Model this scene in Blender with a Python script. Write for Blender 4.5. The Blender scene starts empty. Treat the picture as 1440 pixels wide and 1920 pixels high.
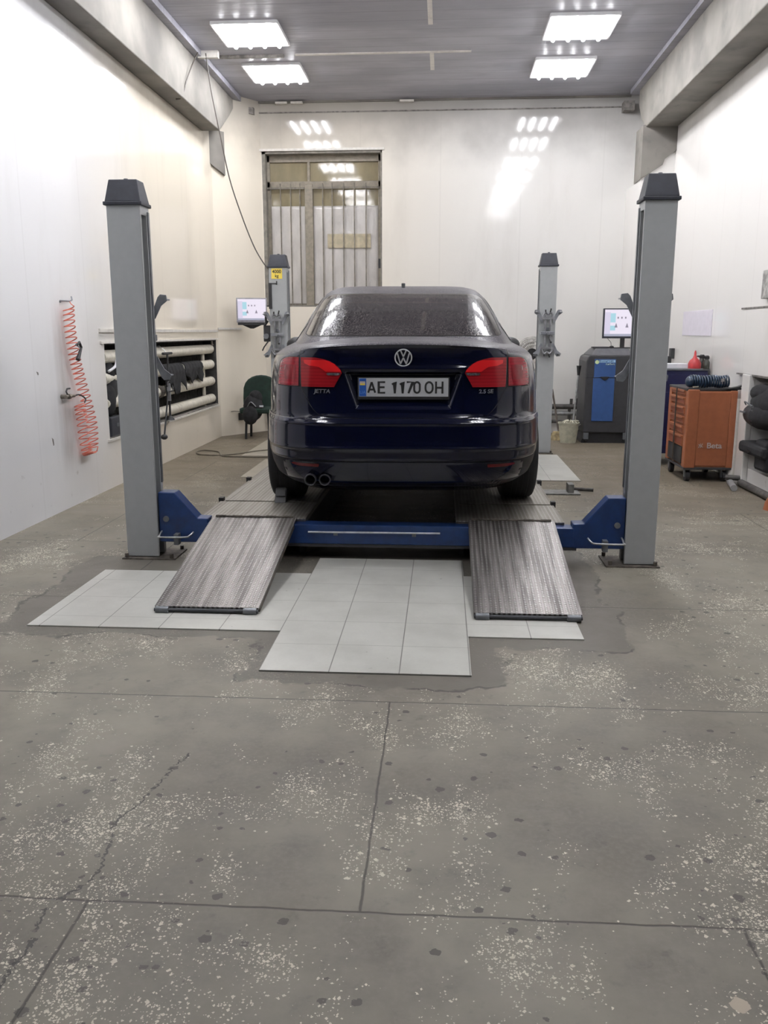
import bpy, bmesh, math, random
import numpy as np
from mathutils import Matrix, Vector, Euler
random.seed(7)
SC = bpy.context.scene
COL = SC.collection
PI = math.pi

# ------------------------------------------------------------------ camera
PITCH = math.atan((960 - 622) / 1615.0)
YAW = math.atan((832 - 720) / (1615.0 / math.cos(PITCH)))
cam_d = bpy.data.cameras.new('camera')
cam = bpy.data.objects.new('camera', cam_d)
COL.objects.link(cam)
cam.location = (0, 0, 1.35)
cam.rotation_euler = (PI / 2 - PITCH, 0, YAW)
cam_d.sensor_fit = 'VERTICAL'
cam_d.sensor_height = 24.0
cam_d.lens = 24.0 * 1615.0 / 1920.0
cam_d.clip_start = 0.05
SC.camera = cam

# ------------------------------------------------------------------ light and exposure
TUBE_POWER = 56.0            # radiance of the fluorescent tubes
SC.view_settings.view_transform = 'Standard'
SC.view_settings.look = 'None'
SC.view_settings.gamma = 1.0
SC.view_settings.use_curve_mapping = False
SC.view_settings.exposure = 0.0
w = bpy.data.worlds.new('night'); SC.world = w; w.use_nodes = True
w.node_tree.nodes['Background'].inputs[0].default_value = (0.02, 0.025, 0.04, 1)
w.node_tree.nodes['Background'].inputs[1].default_value = 0.5

# ------------------------------------------------------------------ materials
class NT:
    def __init__(s, name):
        s.m = bpy.data.materials.new(name); s.m.use_nodes = True
        s.t = s.m.node_tree; s.b = s.t.nodes['Principled BSDF']
    def n(s, typ, **kw):
        nd = s.t.nodes.new(typ)
        for k, v in kw.items():
            if k.startswith('i_'):
                key = k[2:]; key = int(key) if key.isdigit() else key.replace('_', ' ')
                s.set(nd.inputs[key], v)
            else: setattr(nd, k, v)
        return nd
    def set(s, inp, v):
        if isinstance(v, bpy.types.NodeSocket): s.t.links.new(v, inp)
        elif isinstance(v, (tuple, list)) and len(v) == 3 and inp.type == 'RGBA': inp.default_value = (*v, 1)
        else: inp.default_value = v
    def math(s, op, a, b=0.0, c=None, clamp=False):
        nd = s.t.nodes.new('ShaderNodeMath'); nd.operation = op; nd.use_clamp = clamp
        s.set(nd.inputs[0], a); s.set(nd.inputs[1], b)
        if c is not None: s.set(nd.inputs[2], c)
        return nd.outputs[0]
    def mix(s, f, a, b):
        nd = s.t.nodes.new('ShaderNodeMix'); nd.data_type = 'RGBA'
        s.set(nd.inputs[0], f); s.set(nd.inputs[6], a); s.set(nd.inputs[7], b)
        return nd.outputs[2]
    def ramp(s, f, p0, p1, inv=False):
        nd = s.t.nodes.new('ShaderNodeMapRange'); nd.interpolation_type = 'SMOOTHSTEP'
        s.set(nd.inputs[0], f); nd.inputs[1].default_value = p0; nd.inputs[2].default_value = p1
        nd.inputs[3].default_value = 1.0 if inv else 0.0; nd.inputs[4].default_value = 0.0 if inv else 1.0
        return nd.outputs[0]
    def pos(s, world=True):
        return s.n('ShaderNodeNewGeometry').outputs['Position'] if world else s.n('ShaderNodeTexCoord').outputs['Object']
    def sep(s, v):
        nd = s.n('ShaderNodeSeparateXYZ', i_0=v); return nd.outputs[0], nd.outputs[1], nd.outputs[2]
    def noise(s, v, scale, detail=3.0, rough=0.55):
        nd = s.n('ShaderNodeTexNoise', i_Scale=scale, i_Detail=detail, i_Roughness=rough)
        if v is not None: s.set(nd.inputs['Vector'], v)
        return nd.outputs[0]
    def scaled(s, v, sc):
        return s.n('ShaderNodeMapping', i_Vector=v, i_Scale=sc).outputs[0]
    def bump(s, h, strength=0.3, dist=0.01):
        nd = s.n('ShaderNodeBump', i_Strength=strength, i_Distance=dist, i_Height=h)
        s.set(s.b.inputs['Normal'], nd.outputs[0])
    def out(s, **kw):
        for k, v in kw.items(): s.set(s.b.inputs[k.replace('_', ' ')], v)
        return s.m

def basic(name, col, rough=0.5, metal=0.0, coat=0.0, var=0.12, scale=18.0, dirt=None, dirt_col=(0.05, 0.045, 0.04), bump=0.0, spec=0.5):
    t = NT(name); p = t.pos(False)
    nz = t.noise(p, scale)
    dark = tuple(c * (1 - var * 1.6) for c in col); lite = tuple(min(1, c * (1 + var)) for c in col)
    c = t.mix(t.ramp(nz, 0.3, 0.7), dark, lite)
    if dirt:
        d = t.ramp(t.noise(p, dirt, 6.0, 0.65), 0.55, 0.75)
        c = t.mix(t.math('MULTIPLY', d, 0.6), c, dirt_col)
    if bump: t.bump(t.noise(p, scale * 8), bump, 0.004)
    r = t.math('ADD', rough, t.math('MULTIPLY', t.math('SUBTRACT', nz, 0.5), 0.15))
    return t.out(Base_Color=c, Roughness=r, Metallic=metal, Coat_Weight=coat, Coat_Roughness=0.05, Specular_IOR_Level=spec)

M = {}
M['post'] = basic('grey_post_paint', (0.40, 0.415, 0.42), 0.45, coat=0.05, var=0.02)
M['slot'] = basic('dark_steel_slot', (0.035, 0.038, 0.045), 0.6)
M['rail'] = basic('rail_steel', (0.16, 0.17, 0.185), 0.45, metal=0.3)
M['cap'] = basic('cap_plastic', (0.028, 0.031, 0.042), 0.5, bump=0.1)
M['blue'] = basic('blue_beam_paint', (0.008, 0.034, 0.135), 0.4, coat=0.1, var=0.12, dirt=6.0, dirt_col=(0.012, 0.02, 0.05))
M['blue2'] = basic('blue_panel_paint', (0.030, 0.085, 0.25), 0.5, var=0.05)
M['navycart'] = basic('navy_cart_paint', (0.009, 0.011, 0.060), 0.45, var=0.08)
M['rust'] = basic('rusty_plate', (0.10, 0.085, 0.07), 0.75, var=0.35, bump=0.3)
M['zinc'] = basic('zinc_metal', (0.55, 0.55, 0.55), 0.3, metal=0.9)
M['chrome'] = basic('chrome', (0.80, 0.81, 0.84), 0.22, metal=0.55, var=0.02)
M['badge'] = basic('dull_chrome_letters', (0.34, 0.35, 0.38), 0.3, metal=0.7, var=0.02)
M['whiterod'] = basic('white_rod', (0.72, 0.74, 0.78), 0.35)
M['alu'] = basic('clamp_aluminium', (0.30, 0.305, 0.32), 0.42, metal=0.55, dirt=20.0)
M['clampgrey'] = basic('clamp_grey', (0.23, 0.24, 0.26), 0.5, metal=0.3)
M['black'] = basic('black_plastic', (0.018, 0.018, 0.02), 0.5)
M['char'] = basic('charcoal_cabinet', (0.040, 0.040, 0.044), 0.55, var=0.08)
M['lidgrey'] = basic('cabinet_lid', (0.10, 0.10, 0.108), 0.5, var=0.1)
M['rubber'] = basic('tyre_rubber', (0.012, 0.012, 0.013), 0.85, bump=0.3)
M['rim'] = basic('rim_alloy', (0.35, 0.36, 0.38), 0.3, metal=0.9)
M['under'] = basic('underbody', (0.006, 0.006, 0.007), 0.9, spec=0.1)
M['seam'] = basic('seam_black', (0.003, 0.003, 0.004), 0.6)
M['orange'] = basic('orange_trolley_paint', (0.31, 0.100, 0.040), 0.5, var=0.06, dirt=3.0, dirt_col=(0.28, 0.08, 0.03))
M['orange_dk'] = basic('orange_recess', (0.24, 0.055, 0.02), 0.55, var=0.1)
M['logo_w'] = basic('logo_white', (0.52, 0.44, 0.42), 0.5)
M['coil'] = basic('coil_blue', (0.010, 0.028, 0.062), 0.4, coat=0.3)
M['redhose'] = basic('red_hose', (0.72, 0.17, 0.11), 0.35, coat=0.3)
M['redplastic'] = basic('red_plastic', (0.50, 0.045, 0.05), 0.4)
M['brass'] = basic('fitting', (0.22, 0.20, 0.17), 0.4, metal=0.7)
M['cloth'] = basic('black_cloth', (0.016, 0.016, 0.018), 0.95, var=0.3, bump=0.4)
M['green'] = basic('green_cloth', (0.010, 0.028, 0.020), 0.8, var=0.2, bump=0.3)
M['pipe'] = basic('cream_pipe', (0.74, 0.70, 0.60), 0.45, var=0.08, dirt=4.0, dirt_col=(0.35, 0.3, 0.24))
M['darkpipe'] = basic('dark_pipe', (0.07, 0.065, 0.06), 0.6, var=0.3)
M['greypipe'] = basic('grey_pipe', (0.28, 0.28, 0.28), 0.5, var=0.2)
M['bucket'] = basic('bucket_cream', (0.47, 0.46, 0.36), 0.5, var=0.1)
M['wood'] = basic('dark_handle', (0.05, 0.035, 0.025), 0.6)
M['straw'] = basic('broom_straw', (0.45, 0.36, 0.2), 0.9, var=0.3, bump=0.5)
M['mop'] = basic('mop_rag', (0.55, 0.52, 0.42), 0.9, var=0.25)
M['yellow'] = basic('yellow_sticker', (0.85, 0.66, 0.10), 0.5, var=0.03)
M['ink'] = basic('black_ink', (0.02, 0.02, 0.02), 0.5)
M['paper'] = basic('paper_white', (0.82, 0.82, 0.86), 0.6, var=0.03)
M['fan'] = basic('fan_white', (0.62, 0.60, 0.57), 0.4)
M['niche'] = basic('niche_dark', (0.05, 0.048, 0.045), 0.8, var=0.3)
M['nichewhite'] = basic('niche_grey', (0.40, 0.39, 0.37), 0.7, var=0.3, dirt=5.0)
M['trim'] = basic('white_trim', (0.74, 0.71, 0.66), 0.4, var=0.06, dirt=6.0, dirt_col=(0.4, 0.37, 0.33))
M['darktrim'] = basic('grimy_trim', (0.2, 0.185, 0.17), 0.6, var=0.3)
M['concrete'] = basic('beam_concrete', (0.20, 0.187, 0.168), 0.8, var=0.16, scale=2.0, dirt=3.0, dirt_col=(0.09, 0.085, 0.08), bump=0.1)
M['frame'] = basic('window_frame_paint', (0.24, 0.21, 0.165), 0.55, var=0.12)
M['bar'] = basic('window_bar_paint', (0.16, 0.14, 0.11), 0.55, var=0.2)
M['reveal'] = basic('window_reveal', (0.20, 0.185, 0.16), 0.7, var=0.15)
M['patch'] = basic('cream_paper', (0.50, 0.44, 0.31), 0.7)
M['cablebl'] = basic('cable', (0.06, 0.05, 0.04), 0.5)
M['cablegr'] = basic('floor_cable', (0.14, 0.12, 0.09), 0.6)
M['housing'] = basic('fixture_white', (0.85, 0.85, 0.86), 0.4, var=0.02)
M['lilac'] = basic('lilac_poster', (0.80, 0.76, 0.84), 0.5, var=0.02)
M['scr_grey'] = basic('screen_bezel_silver', (0.34, 0.33, 0.36), 0.4)
M['uablue'] = basic('plate_blue', (0.02, 0.10, 0.42), 0.4, var=0.02)
M['uatext'] = basic('plate_ua', (0.12, 0.28, 0.7), 0.4)
M['plate'] = basic('plate_white', (0.52, 0.53, 0.55), 0.35, var=0.02)
M['logocol'] = basic('console_logo', (0.72, 0.85, 0.45), 0.5)
M['lettercol'] = basic('console_lettering', (0.42, 0.66, 0.85), 0.5)
M['lettercol2'] = basic('console_lettering_pale', (0.68, 0.82, 0.68), 0.5)
M['bottle'] = basic('dark_bottle', (0.035, 0.038, 0.028), 0.35, coat=0.3)
M['greyplate'] = basic('grey_floor_plate', (0.20, 0.20, 0.19), 0.5, metal=0.3, var=0.2)

def emissive(name, col, strength):
    t = NT(name)
    return t.out(Base_Color=(0.8, 0.8, 0.8) if name == 'fluorescent_tube' else (0.05, 0.05, 0.05), Emission_Color=col, Emission_Strength=strength)
M['tube'] = emissive('fluorescent_tube', (0.97, 0.97, 1.0), TUBE_POWER)
M['scr_white'] = emissive('screen_white', (0.93, 0.86, 1.0), 0.85)
M['scr_side'] = emissive('screen_pale', (0.75, 0.70, 0.88), 0.85)
M['scr_cyan'] = emissive('screen_cyan', (0.45, 0.78, 0.90), 0.8)
M['scr_dark'] = emissive('screen_marks', (0.35, 0.3, 0.42), 0.6)
M['scr_bar'] = emissive('screen_bar', (0.5, 0.52, 0.66), 0.7)

def wall_mat(name, col, axis, joints=0.25, off=0.0, stain=1.0, cream_tone=None):
    """glossy PVC wall panelling with faint vertical joints and grime near some heights"""
    t = NT(name); p = t.pos(); x, y, z = t.sep(p)
    u = x if axis == 'x' else y
    fr = t.math('FRACT', t.math('MULTIPLY', t.math('ADD', u, off + 50.0), 1.0 / joints))
    j = t.math('LESS_THAN', fr, 0.018)
    stretch = t.scaled(p, (1.6, 1.6, 0.35))
    n1 = t.ramp(t.noise(stretch, 1.3, 5.0, 0.6), 0.52, 0.8)
    n2 = t.ramp(t.noise(p, 9.0, 6.0, 0.7), 0.62, 0.8)
    low = t.ramp(z, 0.0, 1.0, inv=True)
    base = col  # base tone runs over to cream along the wall
    if cream_tone and axis == 'x': base = t.mix(t.ramp(t.math('ADD', x, t.noise(p, 0.5)), -1.3, 1.4, inv=True), col, cream_tone)
    if cream_tone and axis == 'y': base = t.mix(t.ramp(t.math('ADD', y, t.math('MULTIPLY', t.noise(p, 0.5), 2.0)), 7.2, 10.0), col, cream_tone)
    c = t.mix(t.math('MULTIPLY', n1, 0.16 * stain), base, (0.42, 0.38, 0.32))
    c = t.mix(t.math('MULTIPLY', t.math('MULTIPLY', n2, t.math('ADD', low, 0.12)), 0.55 * stain), c, (0.22, 0.19, 0.16))
    hx = t.math('POWER', t.math('DIVIDE', t.math('SUBTRACT', y, 6.50), 0.16), 2.0)
    if axis == 'y' and name.startswith('left'):
        # grime rubbed onto the wall around the air hose and under the tap
        g = t.math('MULTIPLY', t.math('SUBTRACT', 1.0, hx, clamp=True), t.math('MULTIPLY', t.ramp(z, 0.15, 0.5), t.ramp(z, 1.2, 1.7, inv=True)))
        c = t.mix(t.math('MULTIPLY', g, t.math('MULTIPLY', t.noise(t.scaled(p, (5, 9, 1.5)), 2.0, 4.0), 0.75)), c, (0.30, 0.27, 0.24))
    # soot gathered on the highest half metre of the panels
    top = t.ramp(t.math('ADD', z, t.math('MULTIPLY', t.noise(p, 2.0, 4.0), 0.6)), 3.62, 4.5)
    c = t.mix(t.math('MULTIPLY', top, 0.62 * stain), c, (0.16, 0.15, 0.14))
    c = t.mix(t.math('MULTIPLY', j, 0.06), c, (0.3, 0.28, 0.25))
    wob = t.noise(t.scaled(p, (3, 3, 0.5)), 2.0, 2.0)
    h = t.math('SUBTRACT', t.math('MULTIPLY', wob, 0.5), t.math('MULTIPLY', j, 0.25))
    t.bump(h, 0.05, 0.005)
    r = t.math('ADD', 0.05, t.math('MULTIPLY', t.noise(p, 3.0), 0.06))
    return t.out(Base_Color=c, Roughness=r, Specular_IOR_Level=0.55)
M['wallL'] = wall_mat('left_wall_panels', (0.885, 0.885, 0.90), 'y', 1.0, cream_tone=(0.87, 0.80, 0.68))
M['wallB'] = wall_mat('back_wall_panels', (0.84, 0.825, 0.795), 'x', 1.04, cream_tone=(0.83, 0.77, 0.67))
M['wallR'] = wall_mat('right_wall_panels', (0.86, 0.84, 0.81), 'y', 1.0)
M['wallC'] = wall_mat('corner_wall_panels', (0.86, 0.79, 0.67), 'x', 1.0)
M['unseen_wall'] = basic('darkened_unseen_wall', (0.035, 0.037, 0.045), 0.7)  # unseen walls behind the camera, made dark to dim the car's reflections

def ceiling_mat():
    t = NT('ceiling_panels'); p = t.pos(); x, y, z = t.sep(p)
    fr = t.math('FRACT', t.math('MULTIPLY', t.math('ADD', y, 50.0), 4.0))
    j = t.math('LESS_THAN', fr, 0.05)
    n = t.noise(t.scaled(p, (0.5, 1.2, 1)), 1.5, 4.0)
    c = t.mix(t.ramp(n, 0.35, 0.7), (0.30, 0.30, 0.345), (0.44, 0.44, 0.49))
    c = t.mix(t.math('MULTIPLY', j, 0.3), c, (0.06, 0.06, 0.06))
    wob = t.noise(t.scaled(p, (0.8, 4, 1)), 2.0, 2.0)
    t.bump(wob, 0.5, 0.02)
    return t.out(Base_Color=c, Roughness=0.46, Specular_IOR_Level=0.6)
M['ceiling'] = ceiling_mat()

def floor_mat():
    t = NT('terrazzo_floor'); p = t.pos(); x, y, z = t.sep(p)
    # slab joints: rows every 1.19 m, cross joints staggered row by row
    warp = t.math('MULTIPLY', t.math('SUBTRACT', t.noise(p, 9.0, 3.0), 0.5), 0.012)
    yy = t.math('ADD', y, t.math('ADD', warp, -1.80))
    row = t.math('FLOOR', t.math('DIVIDE', yy, 1.19))
    fy = t.math('SUBTRACT', t.math('DIVIDE', yy, 1.19), row)
    dy = t.math('MULTIPLY', t.math('MINIMUM', fy, t.math('SUBTRACT', 1.0, fy)), 1.19)
    par = t.math('MODULO', t.math('ADD', row, 40.0), 2.0)
    xx = t.math('ADD', t.math('ADD', x, warp), t.math('ADD', 0.18, t.math('MULTIPLY', par, 0.66)))
    fx = t.math('FRACT', t.math('ADD', t.math('DIVIDE', xx, 1.55), 20.0))
    dx = t.math('MULTIPLY', t.math('MINIMUM', fx, t.math('SUBTRACT', 1.0, fx)), 1.55)
    # the middle bays around the lift were cast without cross joints
    dx = t.math('ADD', dx, t.math('MULTIPLY', t.math('GREATER_THAN', y, 2.99), t.math('LESS_THAN', t.math('ABSOLUTE', x), 1.62)))
    d = t.math('MINIMUM', dx, dy)
    joint = t.ramp(d, 0.0012, 0.005, inv=True)
    # cement base
    big = t.noise(p, 0.9, 5.0, 0.6); mid = t.noise(p, 4.0, 5.0, 0.6); fine = t.noise(p, 60.0, 3.0, 0.6)
    c = t.mix(t.ramp(big, 0.3, 0.7), (0.132, 0.119, 0.095), (0.262, 0.241, 0.198))
    c = t.mix(t.math('MULTIPLY', t.ramp(mid, 0.4, 0.75), 0.45), c, (0.076, 0.069, 0.057))
    c = t.mix(t.math('MULTIPLY', t.ramp(fine, 0.4, 0.7), 0.30), c, (0.22, 0.20, 0.17))
    c = t.mix(t.math('MULTIPLY', t.ramp(t.noise(p, 11.0, 5.0, 0.7), 0.55, 0.75), 0.4), c, (0.06, 0.055, 0.048))
    # the far bays are browner and dirtier
    far = t.ramp(y, 5.0, 8.5)
    c = t.mix(t.math('MULTIPLY', far, 0.6), c, (0.130, 0.098, 0.060))
    # exposed marble chips where the surface has worn
    wv = t.n('ShaderNodeTexNoise', i_Scale=45.0, i_Detail=2.0); t.set(wv.inputs['Vector'], p)
    vadd = t.n('ShaderNodeVectorMath', operation='MULTIPLY_ADD'); t.set(vadd.inputs[0], wv.outputs['Color'])
    vadd.inputs[1].default_value = (0.014, 0.014, 0.0); t.set(vadd.inputs[2], p)
    worn = t.ramp(t.math('ADD', t.noise(p, 1.7, 4.0, 0.65), t.math('MULTIPLY', t.noise(t.scaled(p, (1, 1, 1)), 7.0, 3.0), 0.35)), 0.63, 0.93)
    chip = None
    for sc, thr, dens in ((46.0, 0.42, 0.26), (95.0, 0.52, 0.62), (170.0, 0.58, 1.0)):
        v = t.n('ShaderNodeTexVoronoi', i_Scale=sc, voronoi_dimensions='2D', distance='MANHATTAN'); t.set(v.inputs['Vector'], vadd.outputs[0])
        rr, gg, bb = t.sep(v.outputs['Color'])
        size = t.math('MULTIPLY', gg, thr)
        inside = t.math('GREATER_THAN', size, v.outputs['Distance'])
        on = t.math('GREATER_THAN', t.math('MULTIPLY', worn, dens), rr)
        m = t.math('MULTIPLY', inside, on)
        chip = m if chip is None else t.math('MAXIMUM', chip, m)
    chipcol = t.mix(t.noise(p, 25.0), (0.80, 0.75, 0.62), (0.42, 0.38, 0.30))
    nearc = t.math('SUBTRACT', 0.92, t.math('MULTIPLY', far, 0.6))
    c = t.mix(t.math('MULTIPLY', chip, nearc), c, chipcol)
    # damp drips
    v = t.n('ShaderNodeTexVoronoi', i_Scale=13.0, voronoi_dimensions='2D'); t.set(v.inputs['Vector'], vadd.outputs[0])
    rr, gg, bb = t.sep(v.outputs['Color'])
    ragged = t.math('ADD', v.outputs['Distance'], t.math('MULTIPLY', t.math('SUBTRACT', t.noise(p, 70.0, 4.0, 0.7), 0.5), 0.28))
    drip = t.math('MULTIPLY', t.math('GREATER_THAN', t.math('MULTIPLY', t.math('MULTIPLY', gg, gg), 0.19), ragged),
                  t.math('GREATER_THAN', t.ramp(t.noise(p, 1.6, 3.0), 0.42, 0.66), rr))
    c = t.mix(t.math('MULTIPLY', drip, 0.75), c, (0.045, 0.042, 0.037))
    # long wandering crack in the near left slabs, beaded with damp
    def crack(x0, slope, y0, y1, wd, seed):
        wob = t.math('ADD', t.math('MULTIPLY', t.math('SUBTRACT', t.noise(t.scaled(p, (0.01, 1, 1)), 2.2 + seed, 2.0), 0.5), 0.22),
                     t.math('MULTIPLY', t.math('SUBTRACT', t.noise(p, 55.0, 3.0), 0.5), 0.05))
        cx = t.math('ADD', t.math('MULTIPLY', t.math('SUBTRACT', y, y0), slope), x0)
        dd = t.math('ABSOLUTE', t.math('ADD', t.math('SUBTRACT', x, cx), wob))
        wid = t.math('MULTIPLY', t.noise(p, 55.0, 2.0), wd * 1.7)
        m = t.math('MULTIPLY', t.math('GREATER_THAN', wid, dd), t.ramp(t.noise(p, 32.0, 3.0), 0.38, 0.5))
        return t.math('MULTIPLY', m, t.math('MULTIPLY', t.math('GREATER_THAN', y, y0), t.math('LESS_THAN', y, y1)))
    ck = t.math('MAXIMUM', crack(-0.93, 0.07, 1.35, 2.55, 0.0055, 0.0), crack(-1.02, 0.02, 1.3, 1.75, 0.0045, 1.7))
    c = t.mix(t.math('MULTIPLY', ck, 0.85), c, (0.028, 0.028, 0.025))
    # smooth fresh screed around the lift pads
    def rect(x0, x1, y0, y1, raw=False):
        ww = t.math('MULTIPLY', t.math('SUBTRACT', t.noise(p, 3.0, 4.0), 0.5), 0.35)
        a = t.math('MINIMUM', t.math('SUBTRACT', x, x0), t.math('SUBTRACT', x1, x))
        b = t.math('MINIMUM', t.math('SUBTRACT', y, y0), t.math('SUBTRACT', y1, y))
        return t.math('ADD', t.math('MINIMUM', a, b), ww)
    scr = t.math('MAXIMUM', rect(-2.1, -0.6, 3.62, 5.0), rect(-0.8, 0.28, 3.15, 5.6))
    scr = t.math('MAXIMUM', scr, rect(0.1, 0.85, 3.55, 5.3))
    edge = t.ramp(t.math('ABSOLUTE', scr), 0.004, 0.016, inv=True)
    scr = t.ramp(scr, 0.0, 0.02)
    c = t.mix(t.math('MULTIPLY', scr, 0.85), c, t.mix(mid, (0.095, 0.086, 0.072), (0.150, 0.137, 0.116)))
    c = t.mix(t.math('MULTIPLY', edge, t.math('MULTIPLY', t.ramp(t.noise(p, 5.0), 0.4, 0.6), 0.7)), c, (0.03, 0.028, 0.025))
    # a pale patch of filler
    pd = t.math('SQRT', t.math('ADD', t.math('POWER', t.math('SUBTRACT', x, 0.625), 2.0), t.math('POWER', t.math('MULTIPLY', t.math('SUBTRACT', y, 1.565), 1.0), 2.0)))
    pp = t.math('LESS_THAN', t.math('ADD', pd, t.math('MULTIPLY', t.noise(p, 50.0), 0.02)), 0.03)
    c = t.mix(pp, c, (0.42, 0.36, 0.28))
    c = t.mix(t.math('MULTIPLY', joint, 0.8), c, (0.035, 0.032, 0.028))
    h = t.math('SUBTRACT', t.math('MULTIPLY', fine, 0.3), t.math('MULTIPLY', t.math('MAXIMUM', joint, ck), 1.0))
    t.bump(h, 0.35, 0.004)
    r = t.math('SUBTRACT', 0.62, t.math('MULTIPLY', t.ramp(mid, 0.3, 0.7), 0.12))
    return t.out(Base_Color=c, Roughness=r, Specular_IOR_Level=0.28)
M['floor'] = floor_mat()

def tile_mat():
    t = NT('white_floor_tiles'); p = t.pos(False); x, y, z = t.sep(p)
    n = t.noise(p, 3.0, 4.0); f = t.noise(p, 90.0, 2.0)
    c = t.mix(t.ramp(n, 0.3, 0.75), (0.60, 0.595, 0.55), (0.48, 0.475, 0.435))
    c = t.mix(t.math('MULTIPLY', f, 0.2), c, (0.3, 0.3, 0.28))
    def line(v, off, step, wd):
        fr = t.math('FRACT', t.math('ADD', t.math('DIVIDE', t.math('ADD', v, off), step), 30.0))
        return t.math('LESS_THAN', t.math('MULTIPLY', t.math('MINIMUM', fr, t.math('SUBTRACT', 1.0, fr)), step), wd)
    j = t.math('MAXIMUM', line(x, 0.0, 0.285, 0.0022), t.math('MULTIPLY', line(y, 0.0, 0.308, 0.0014), 0.8))
    c = t.mix(t.math('MULTIPLY', j, 0.8), c, (0.12, 0.115, 0.10))
    sp = t.ramp(t.noise(p, 28.0, 2.0), 0.74, 0.78)
    c = t.mix(t.math('MULTIPLY', sp, 0.5), c, (0.15, 0.14, 0.12))
    t.bump(t.math('MULTIPLY', j, -1.0), 0.4, 0.003)
    return t.out(Base_Color=c, Roughness=0.38)
M['tile'] = tile_mat()
M['tile2'] = basic('dusty_floor_tiles', (0.36, 0.325, 0.26), 0.5, var=0.08, scale=6.0)

def tread_mat(name, ca, cb, k=1.0, rough=0.36):
    """checker plate: staggered rows of raised lozenges, scuffed brighter in streaks"""
    t = NT(name); p = t.pos(False); x, y, z = t.sep(p)
    u = t.math('MULTIPLY', x, 2 * PI / 0.048); v = t.math('MULTIPLY', y, 2 * PI / 0.036)
    a = t.math('SINE', t.math('ADD', u, v)); b = t.math('SINE', t.math('SUBTRACT', u, v))
    h = t.ramp(t.math('MULTIPLY', a, b), 0.25, 0.8)
    st = t.noise(t.scaled(p, (26.0, 1.2, 1)), 1.0, 4.0, 0.6)
    c = t.mix(t.ramp(st, 0.36, 0.64), ca, cb)
    c = t.mix(t.math('MULTIPLY', h, 0.62 * k), c, (0.78, 0.765, 0.74))
    rust = t.ramp(t.noise(p, 5.0, 5.0, 0.6), 0.5, 0.8)
    c = t.mix(t.math('MULTIPLY', rust, 0.35), c, (0.13, 0.11, 0.095))
    t.bump(h, 0.9 * k, 0.005)
    return t.out(Base_Color=c, Roughness=t.math('SUBTRACT', rough + 0.06, t.math('MULTIPLY', h, 0.12)), Metallic=0.75)
M['ramp'] = tread_mat('ramp_checker_plate', (0.075, 0.066, 0.062), (0.27, 0.25, 0.24))
M['runway'] = tread_mat('runway_plate', (0.19, 0.175, 0.15), (0.29, 0.27, 0.24), 0.45, 0.5)

def car_paint(name, wet=True):
    t = NT(name); p = t.pos(False)
    nrm = t.n('ShaderNodeNewGeometry').outputs['Normal']; nx, ny, nz = t.sep(nrm)
    v = t.n('ShaderNodeTexVoronoi', i_Scale=210.0); t.set(v.inputs['Vector'], p)
    rr, gg, bb = t.sep(v.outputs['Color'])
    drop = t.ramp(t.math('SUBTRACT', v.outputs['Distance'], t.math('MULTIPLY', t.math('MULTIPLY', rr, rr), 0.62)), 0.0, 0.12, inv=True)
    px_, py_, pz_ = t.sep(p)
    up = t.math('MULTIPLY', t.ramp(nz, 0.45, 0.8), t.ramp(pz_, 0.94, 1.0))
    film = t.noise(p, 7.0, 4.0)
    base = (0.0028, 0.0040, 0.0150)
    dust = t.ramp(t.noise(p, 2.5, 4.0), 0.45, 0.8)
    c = t.mix(t.math('MULTIPLY', dust, 0.025), base, (0.09, 0.085, 0.08))
    side = t.ramp(t.math('ABSOLUTE', nx), 0.55, 0.95)
    c = t.mix(t.math('MULTIPLY', side, 0.28), c, (0.14, 0.14, 0.15))       # road film on the flanks
    k = t.math('MULTIPLY', up, t.math('ADD', 0.35, t.math('MULTIPLY', drop, 0.65)))
    c = t.mix(k, c, t.mix(film, (0.13, 0.118, 0.125), (0.27, 0.25, 0.26)))
    hb = t.math('MULTIPLY', drop, up)
    t.bump(hb, 0.8, 0.003)
    r = t.math('ADD', 0.14, t.math('MULTIPLY', t.math('ADD', t.math('MULTIPLY', up, 2.0), side), 0.14))
    return t.out(Base_Color=c, Roughness=r, Metallic=0.0, Specular_IOR_Level=0.12, Coat_Weight=t.math('SUBTRACT', 0.9, t.math('MULTIPLY', up, 0.8)), Coat_Roughness=0.04, Coat_IOR=1.38)
M['paint'] = car_paint('navy_car_paint')

def wet_glass():
    t = NT('wet_tinted_glass'); p = t.pos(False); x, y, z = t.sep(p)
    v = t.n('ShaderNodeTexVoronoi', i_Scale=240.0); t.set(v.inputs['Vector'], p)
    rr, gg, bb = t.sep(v.outputs['Color'])
    drop = t.ramp(t.math('SUBTRACT', v.outputs['Distance'], t.math('MULTIPLY', rr, 0.42)), 0.0, 0.22, inv=True)
    haze = t.noise(p, 3.0, 3.0)
    k = t.math('MULTIPLY', drop, t.math('ADD', 0.40, t.math('MULTIPLY', haze, 0.5)))
    c = t.mix(k, (0.008, 0.007, 0.008), (0.24, 0.215, 0.22))
    t.bump(drop, 0.12, 0.002)
    return t.out(Base_Color=c, Roughness=0.05, Specular_IOR_Level=0.36)
M['glass'] = wet_glass()
M['sideglass'] = basic('tinted_side_glass', (0.006, 0.006, 0.008), 0.05)

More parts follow.
